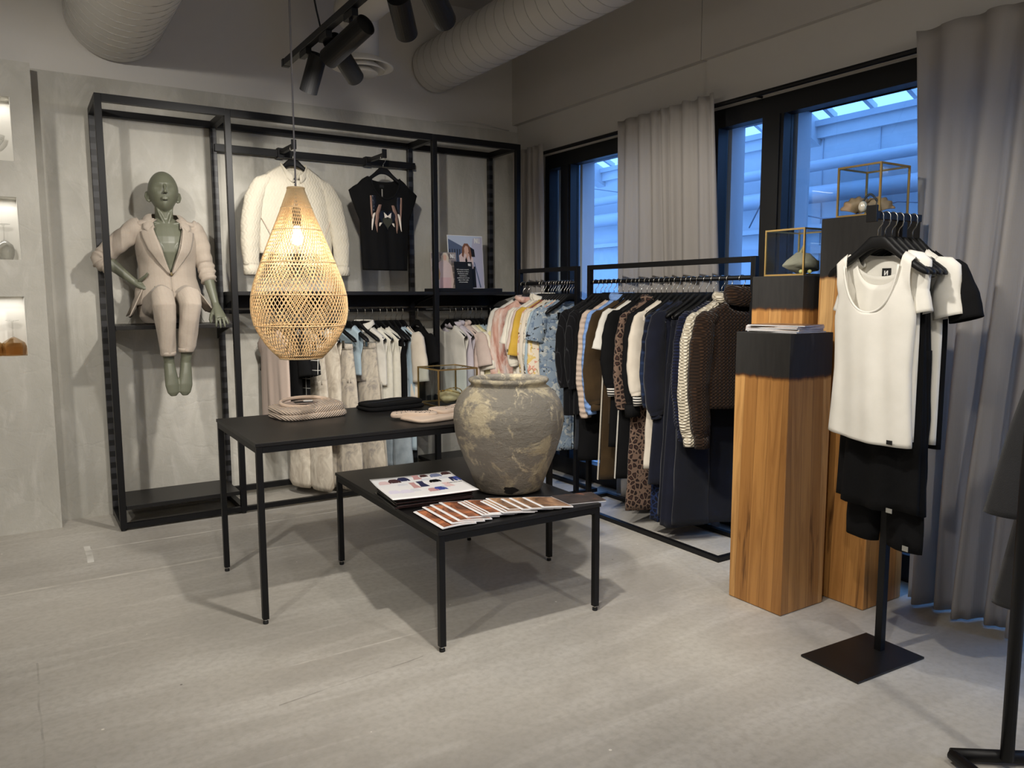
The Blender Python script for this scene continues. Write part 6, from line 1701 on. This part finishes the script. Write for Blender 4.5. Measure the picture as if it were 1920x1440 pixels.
# ------------------------------------------------------------------ seated mannequin
def mannequin():
    t = NT('mannequin_green'); t.color((101, 103, 87)); t.set(.42, 0, .5); MATS['mannequin_green'] = t.m
    T = thing('mannequin', 'bald grey green mannequin in a beige pinstripe suit sitting on the left rack shelf', 'mannequin', (0.845, 5.40, 1.282))
    B = MB()
    up = Vector((0, -1, 0))
    def limb(pts, r, ry=None, n=16): B.tube(pts, r, n, ry or r, up=Vector((0, -1, .01)))
    # torso rings: (z, cx, cy, rx, ry)
    def rings(tab, n=28):
        rr = []
        for z, cx, cy, rx, ry in tab:
            rr.append([Vector((cx+rx*math.cos(2*math.pi*k/n), cy+ry*math.sin(2*math.pi*k/n), z)) for k in range(n)])
        return rr
    B.rings(rings([(1.288, .845, 5.505, .13, .09), (1.33, .845, 5.505, .168, .115), (1.40, .845, 5.505, .172, .115), (1.48, .845, 5.505, .155, .102), (1.57, .845, 5.50, .128, .090), (1.66, .845, 5.495, .135, .095), (1.74, .845, 5.488, .150, .108), (1.80, .846, 5.487, .156, .108), (1.84, .848, 5.490, .158, .100), (1.87, .848, 5.494, .152, .091), (1.895, .848, 5.497, .138, .083), (1.915, .847, 5.499, .115, .075), (1.935, .846, 5.501, .088, .066), (1.955, .844, 5.503, .064, .058)]))
    for s in (-1, 1): B.ball((.846+s*.064, 5.418, 1.760), (.060, .042, .062), 20, 14)
    limb([(.845, 5.505, 1.90), (.843, 5.498, 1.96), (.842, 5.487, 2.03), (.842, 5.482, 2.07)], [.066, .056, .054, .056])
    # collar bones and neck tendons
    for s in (-1, 1):
        B.tube([(.846+s*.012, 5.440, 1.918), (.848+s*.075, 5.445, 1.928), (.848+s*.135, 5.475, 1.935)], [.010, .010, .008], 8)
        B.tube([(.846+s*.010, 5.438, 1.918), (.843+s*.030, 5.440, 1.97), (.842+s*.050, 5.462, 2.045)], [.009, .010, .008], 8)
    # head: egg tilted back, chin towards the camera
    hc = Vector((.842, 5.475, 2.122)); Mh = Matrix.Translation(hc) @ Matrix.Rotation(R(-3), 4, 'Z') @ Matrix.Rotation(R(-4), 4, 'X')
    n, m_ = 36, 28; rr = []
    for i in range(m_+1):
        ph = -math.pi/2+math.pi*i/m_; cr = max(.015, math.cos(ph)); z = .132*math.sin(ph); ring = []
        tt = (z+.132)/.264
        jaw = lerp(.74, 1.0, min(1, max(0, tt)/.55)**.8)
        for k in range(n):
            th = 2*math.pi*k/n; dx, dy = math.cos(th), math.sin(th)
            front = max(0, -dy)
            x = .092*cr*dx*jaw*(1-.06*front*(1-tt))
            y = .112*cr*dy*lerp(.80, 1.0, tt)
            if dy > 0: y *= lerp(.65, 1.08, tt)
            y -= .016*front*math.exp(-((z+.100)/.030)**2)*math.exp(-(dx/.45)**2)       # chin
            y += .010*front*math.exp(-((z-.012)/.018)**2)*math.exp(-((abs(dx)-.42)/.22)**2)   # eye hollows
            y -= .006*front*math.exp(-((z-.042)/.016)**2)                              # brow
            y -= .004*front*math.exp(-((z+.030)/.025)**2)*math.exp(-((abs(dx)-.6)/.22)**2)   # cheek bones
            ring.append(Mh @ Vector((x, y, z)))
        rr.append(ring)
    B.rings(rr)
    B.tube([Mh @ Vector(p) for p in ((0, -.104, .030), (0, -.114, .008), (0, -.126, -.014), (0, -.121, -.022))], [.007, .008, .0100, .007], 12)
    for s in (-1, 1): B.ball(tuple(Mh @ Vector((s*.010, -.112, -.019))), .0068, 10, 8)
    B.tube([Mh @ Vector((x, -.110+abs(x)*.35, -.047+.002*math.cos(x*170))) for x in (-.024, -.012, 0, .012, .024)], [.003, .0058, .0052, .0058, .003], 8)
    B.tube([Mh @ Vector((x, -.108+abs(x)*.35, -.059)) for x in (-.021, -.010, 0, .010, .021)], [.003, .0062, .0068, .0062, .003], 8)
    for s in (-1, 1):
        B.tube([Mh @ Vector(p) for p in ((s*.084, .010, .000), (s*.096, .020, -.002), (s*.100, .022, -.026), (s*.093, .014, -.052), (s*.080, .006, -.060))], [.008, .010, .011, .009, .007], 8)
        B.ball(tuple(Mh @ Vector((s*.088, .012, -.030))), (.010, .016, .026), 10, 8)
    # arms
    def arm(sh, el, wr): 
        sh, el, wr = Vector(sh), Vector(el), Vector(wr)
        limb([sh, sh.lerp(el, .15), sh.lerp(el, .5), el, el.lerp(wr, .25), el.lerp(wr, .7), wr], [.050, .050, .043, .036, .038, .029, .023])
        B.ball(tuple(sh), (.055, .052, .052), 14, 10)
    arm((.685, 5.50, 1.885), (.475, 5.52, 1.705), (.640, 5.46, 1.550))
    arm((1.010, 5.50, 1.885), (1.072, 5.475, 1.665), (1.108, 5.36, 1.405))
    def finger(base, d, bend, L, r, axis):
        """three joints curling about axis."""
        p = Vector(base); d = Vector(d).normalized(); pts = [p.copy()]; k = 0
        for f in (.45, .32, .23):
            d = (Matrix.Rotation(bend*(1 if k else .6), 3, Vector(axis)) @ d); p = p+d*L*f; pts.append(p.copy()); k += 1
        B.tube(pts, [r, r*.98, r*.9, r*.62], 8); B.ball(tuple(pts[-1]), r*.66, 8, 6)
    # left hand in the photo: on the hip, fingers to the front, thumb up
    w = Vector((.640, 5.46, 1.550)); d = Vector((.80, -.36, -.40)).normalized()
    B.tube([w, w+d*.035, w+d*.075, w+d*.095], [.022, .030, .033, .026], 12, [.022, .019, .017, .014], up=Vector((.3, -.7, .6)))
    side = Vector((.25, -.55, .78)).normalized(); side = (side-d*side.dot(d)).normalized(); ax = d.cross(side)
    for i, (o, L) in enumerate(((.026, .070), (.0088, .078), (-.0088, .073), (-.026, .058))): finger(w+d*.085+side*o, d+side*o*7, R(16), L, .0078-.0004*i, -side)
    B.tube([w+d*.03+side*.022, w+d*.045+side*.048, w+d*.062+side*.072+Vector((0, 0, .004)), w+d*.070+side*.088+Vector((0, 0, .012))], [.012, .0115, .0105, .007], 10)
    # right hand in the photo: palm on the shelf edge, fingers over the front
    w = Vector((1.108, 5.36, 1.405)); k1 = Vector((1.122, 5.278, 1.314))
    B.tube([w, w.lerp(k1, .4), w.lerp(k1, .8), k1], [.023, .031, .039, .038], 14, [.023, .021, .019, .015], up=Vector((.2, -.9, .35)))
    for i, (o, L) in enumerate(((-.030, .066), (-.0100, .074), (.0100, .070), (.0285, .056))):
        finger(k1+Vector((o, .006, .010)), (.06+o*5, -.62, -.75), R(14), L, .0094-.0004*i, (1, 0, 0))
    B.tube([w.lerp(k1, .35)+Vector((-.022, .0, 0)), w.lerp(k1, .6)+Vector((-.048, -.004, -.012)), w.lerp(k1, .8)+Vector((-.064, -.010, -.026)), w.lerp(k1, .95)+Vector((-.066, -.018, -.032))], [.013, .012, .0105, .007], 10)
    # legs
    for s, hx, kx, ax_, tx in ((-1, .775, .756, .772, .780), (1, .915, .902, .866, .846)):
        limb([(hx, 5.50, 1.372), (hx, 5.42, 1.392), (lerp(hx, kx, .5), 5.28, 1.425), (kx, 5.125, 1.452), (kx, 5.085, 1.425)], [.080, .082, .072, .056, .050])
        limb([(kx, 5.115, 1.455), (kx, 5.10, 1.40), (lerp(kx, ax_, .35), 5.125, 1.27), (lerp(kx, ax_, .7), 5.125, 1.14), (ax_, 5.125, 1.045)], [.054, .053, .050, .038, .028])
        f = MB()
        B.tube([(ax_, 5.135, 1.075), (ax_, 5.128, 1.03), (lerp(ax_, tx, .3), 5.108, .975), (lerp(ax_, tx, .65), 5.090, .915), (tx, 5.082, .870), (tx, 5.082, .848)], [.028, .033, .037, .041, .034, .016], 16, [.030, .036, .030, .022, .016, .009], up=Vector((0, -1, 0)))
        B.tube([(ax_, 5.150, 1.045), (ax_, 5.165, 1.01), (ax_, 5.160, .985)], [.018, .024, .014], 12)
    o = B.build('body', 'mannequin_green', T, smooth=True)
    r = o.modifiers.new('remesh', 'REMESH'); r.mode = 'VOXEL'; r.voxel_size = .0034; r.use_smooth_shade = True
    s = o.modifiers.new('smooth', 'SMOOTH'); s.factor = .5; s.iterations = 5

    # ---- trousers: two tapering legs and a seat, cuffs above the ankle
    tr = MB()
    tr.rings(rings([(1.284, .845, 5.50, .150, .105), (1.33, .845, 5.50, .190, .135), (1.40, .845, 5.50, .192, .132), (1.47, .845, 5.50, .172, .118)]))
    q = 0
    for s, hx, kx, ax_ in ((-1, .768, .754, .766), (1, .922, .904, .870)):
        hem = 1.098 if s < 0 else 1.118
        def wb(i, th, s=s): return .0035*math.sin(i*1.7+th*2+s)+.0025*math.sin(th*5+i)
        tr.tube([(hx, 5.50, 1.376), (hx, 5.40, 1.398), (lerp(hx, kx, .4), 5.30, 1.420), (lerp(hx, kx, .8), 5.19, 1.448), (kx, 5.115, 1.452), (kx, 5.075, 1.400), (lerp(kx, ax_, .3), 5.085, 1.32), (lerp(kx, ax_, .6), 5.10, 1.23), (lerp(kx, ax_, .85), 5.11, 1.15), (ax_, 5.112, hem)], [.094, .096, .088, .076, .066, .064, .060, .055, .048, .041], 22, [.088, .092, .088, .080, .074, .068, .064, .058, .052, .046], up=Vector((0, -1, .02)), wob=wb)
    to = tr.build('trousers', 'suit_pinstripe', T, smooth=True)
    r = to.modifiers.new('remesh', 'REMESH'); r.mode = 'VOXEL'; r.voxel_size = .006; r.use_smooth_shade = True
    s = to.modifiers.new('smooth', 'SMOOTH'); s.factor = .5; s.iterations = 3
    for s, ax_, hem in ((-1, .766, 1.098), (1, .870, 1.118)):
        c = MB().tube([(ax_, 5.112, hem-.001), (ax_, 5.111, hem+.012), (ax_, 5.110, hem+.024)], [.0425, .0435, .0445], 22, up=Vector((0, -1, 0)), cap=False)
        label(c.build('trouser_hem', 'suit_pinstripe', to, smooth=True, solid=.003), 'turned hem')
    # ---- blazer: shell open in a deep V, closed by one button, tails spreading over the lap
    bz = MB(); nu, nv = 64, 40
    tab = [(1.43, .205, .150), (1.50, .192, .140), (1.58, .168, .126), (1.66, .166, .128), (1.74, .178, .142), (1.80, .184, .138), (1.86, .188, .120), (1.90, .186, .098), (1.925, .150, .084), (1.945, .088, .074)]
    def half(z): 
        # V half angle (radians from the front) that is left open
        if z > 1.605: return interp([(1.605, .02), (1.70, .20), (1.80, .34), (1.88, .46), (1.945, .70)], z)
        return interp([(1.43, .10), (1.50, .0), (1.56, .0), (1.605, .01)], z)
    def BP(i, j):
        z = lerp(1.43, 1.945, j)
        rx = interp([(a, b) for a, b, c in tab], z); ry = interp([(a, c) for a, b, c in tab], z)
        o_ = half(z); a = -math.pi/2+o_+(2*math.pi-2*o_)*i
        w = 1+.018*math.sin(a*6+z*9)*(1 if z < 1.7 else .4)+.02*noise.noise(Vector((a*2, z*9, 2)))
        zz = z
        fr = max(0, -math.sin(a))
        bust = .022*fr*math.exp(-((z-1.755)/.06)**2)
        return Vector((.846+(rx*w)*math.cos(a), 5.496+(ry*w+bust)*math.sin(a), zz-(.035*abs(math.cos(a))**3 if z < 1.47 else 0)))
    bz.grid(BP, nu, nv)
    bo = bz.build('blazer', 'suit_pinstripe', T, smooth=True, solid=.006)
    # flared tails left and right
    for s in (-1, 1):
        f = MB()
        def FP(i, j, s=s):
            x = .845+s*lerp(.165, .215+.02*j, j); y = lerp(5.41, 5.60, i)-.05*j*(1-i)
            z = lerp(1.50, 1.335 if s < 0 else 1.36, j)+.01*math.sin(i*7+j*3)
            return Vector((x+s*.018*math.sin(i*6+1)*j, y, z))
        f.grid(FP, 14, 10); f.build('blazer_tail', 'suit_pinstripe', bo, smooth=True, solid=.005)
    # padded shoulders and sleeves pushed up
    def bsleeve(pts, r, seed):
        k = MB()
        P = [Vector(p) for p in pts]; out = []; rr = []
        for i in range(len(P)-1):
            for j in range(8): out.append(P[i].lerp(P[i+1], j/8)); rr.append(lerp(r[i], r[i+1], j/8))
        out.append(P[-1]); rr.append(r[-1]); L = len(out)
        k.tube(out, rr, 22, up=Vector((0, -1, .02)), wob=lambda i, th: (.0012+.0055*(i/L)**1.5)*math.sin(i*1.25+th+seed+.8*math.sin(th*2))+.003*math.sin(th*3+i*.4))
        return k.build('blazer_sleeve', 'suit_pinstripe', bo, smooth=True)
    bsleeve([(.705, 5.50, 1.905), (.672, 5.50, 1.888), (.590, 5.508, 1.815), (.490, 5.520, 1.722), (.462, 5.518, 1.690), (.478, 5.512, 1.665), (.515, 5.500, 1.636)], [.058, .068, .064, .060, .056, .050, .043], 1)
    bsleeve([(.990, 5.50, 1.908), (1.020, 5.50, 1.888), (1.052, 5.49, 1.790), (1.074, 5.475, 1.675), (1.082, 5.45, 1.61), (1.090, 5.425, 1.555)], [.058, .066, .062, .056, .052, .046], 3)
    for x in (.672, 1.024):
        s = -1 if x < .8 else 1
        m = MB().tube([(.846+s*.070, 5.50, 1.950), (.846+s*.10, 5.50, 1.934), (.846+s*.14, 5.50, 1.920), (x-s*.012, 5.50, 1.913), (x+s*.020, 5.50, 1.893)], [.010, .020, .026, .028, .014], 18, [.060, .070, .070, .064, .040], up=Vector((0, 1, 0)))
        m.build('shoulder_pad', 'suit_pinstripe', bo, smooth=True)
    # lapels lie on the chest either side of the V
    for s in (-1, 1):
        Lp = MB()
        def chest(x, z):
            rx = interp([(a, b) for a, b, c in tab], z)*1.0; ry = interp([(a, c) for a, b, c in tab], z)
            u = max(-.97, min(.97, (x-.846)/rx)); e = math.sqrt(1-u*u)
            return 5.496-(ry+.022*e*math.exp(-((z-1.755)/.06)**2))*e*1.03-.009
        outl = [(.004, 1.60, .010), (.030, 1.68, .045), (.058, 1.76, .070), (.078, 1.84, .075), (.086, 1.88, .072), (.080, 1.905, .030)]
        def LP(i, j):
            k = i*(len(outl)-1); a = int(min(k, len(outl)-1.001)); f = k-a
            xi = lerp(outl[a][0], outl[a+1][0], f); z = lerp(outl[a][1], outl[a+1][1], f); w = lerp(outl[a][2], outl[a+1][2], f)
            x = .846+s*(xi+w*j)
            return Vector((x, chest(x, z)-.006*(1-j)-.003, z-.02*j*i))
        Lp.grid(LP, 26, 7); Lp.build('lapel', 'suit_pinstripe', bo, smooth=True, solid=.005)
        inn = [(0, .072, 1.992), (.050, .056, 1.992), (.076, .010, 1.984), (.080, -.035, 1.960), (.078, -.078, 1.918), (.074, -.100, 1.888)]
        out = [(0, .112, 1.945), (.085, .085, 1.944), (.132, .012, 1.952), (.140, -.045, 1.925), (.142, -.085, 1.888), (.120, -.102, 1.866)]
        C = MB()
        def CP(i, j):
            k = i*5; a_ = int(min(k, 4.999)); f = k-a_
            P0 = Vector(inn[a_]).lerp(Vector(inn[a_+1]), f); P1 = Vector(out[a_]).lerp(Vector(out[a_+1]), f)
            q = P0.lerp(P1, j)+Vector((0, 0, .012*math.sin(math.pi*j)))
            return Vector((.845+s*q.x, 5.500+q.y-.008*j, q.z))
        C.grid(CP, 24, 6); C.build('collar', 'suit_pinstripe', bo, smooth=True, solid=.005)
    MB().ball((.848, 5.496-.140, 1.600), (.011, .006, .011), 12, 8).build('button', 'tag_brown', bo, smooth=True)
    for s in (-1, 1):
        MB().tube([(.846+s*.15, 5.60, 1.45), (.846+s*.235, 5.615, 1.283)], .0012, 5).build('fixing_wire', 'hook_steel', T)
mannequin()
# ------------------------------------------------------------------ tidy: drop helper data
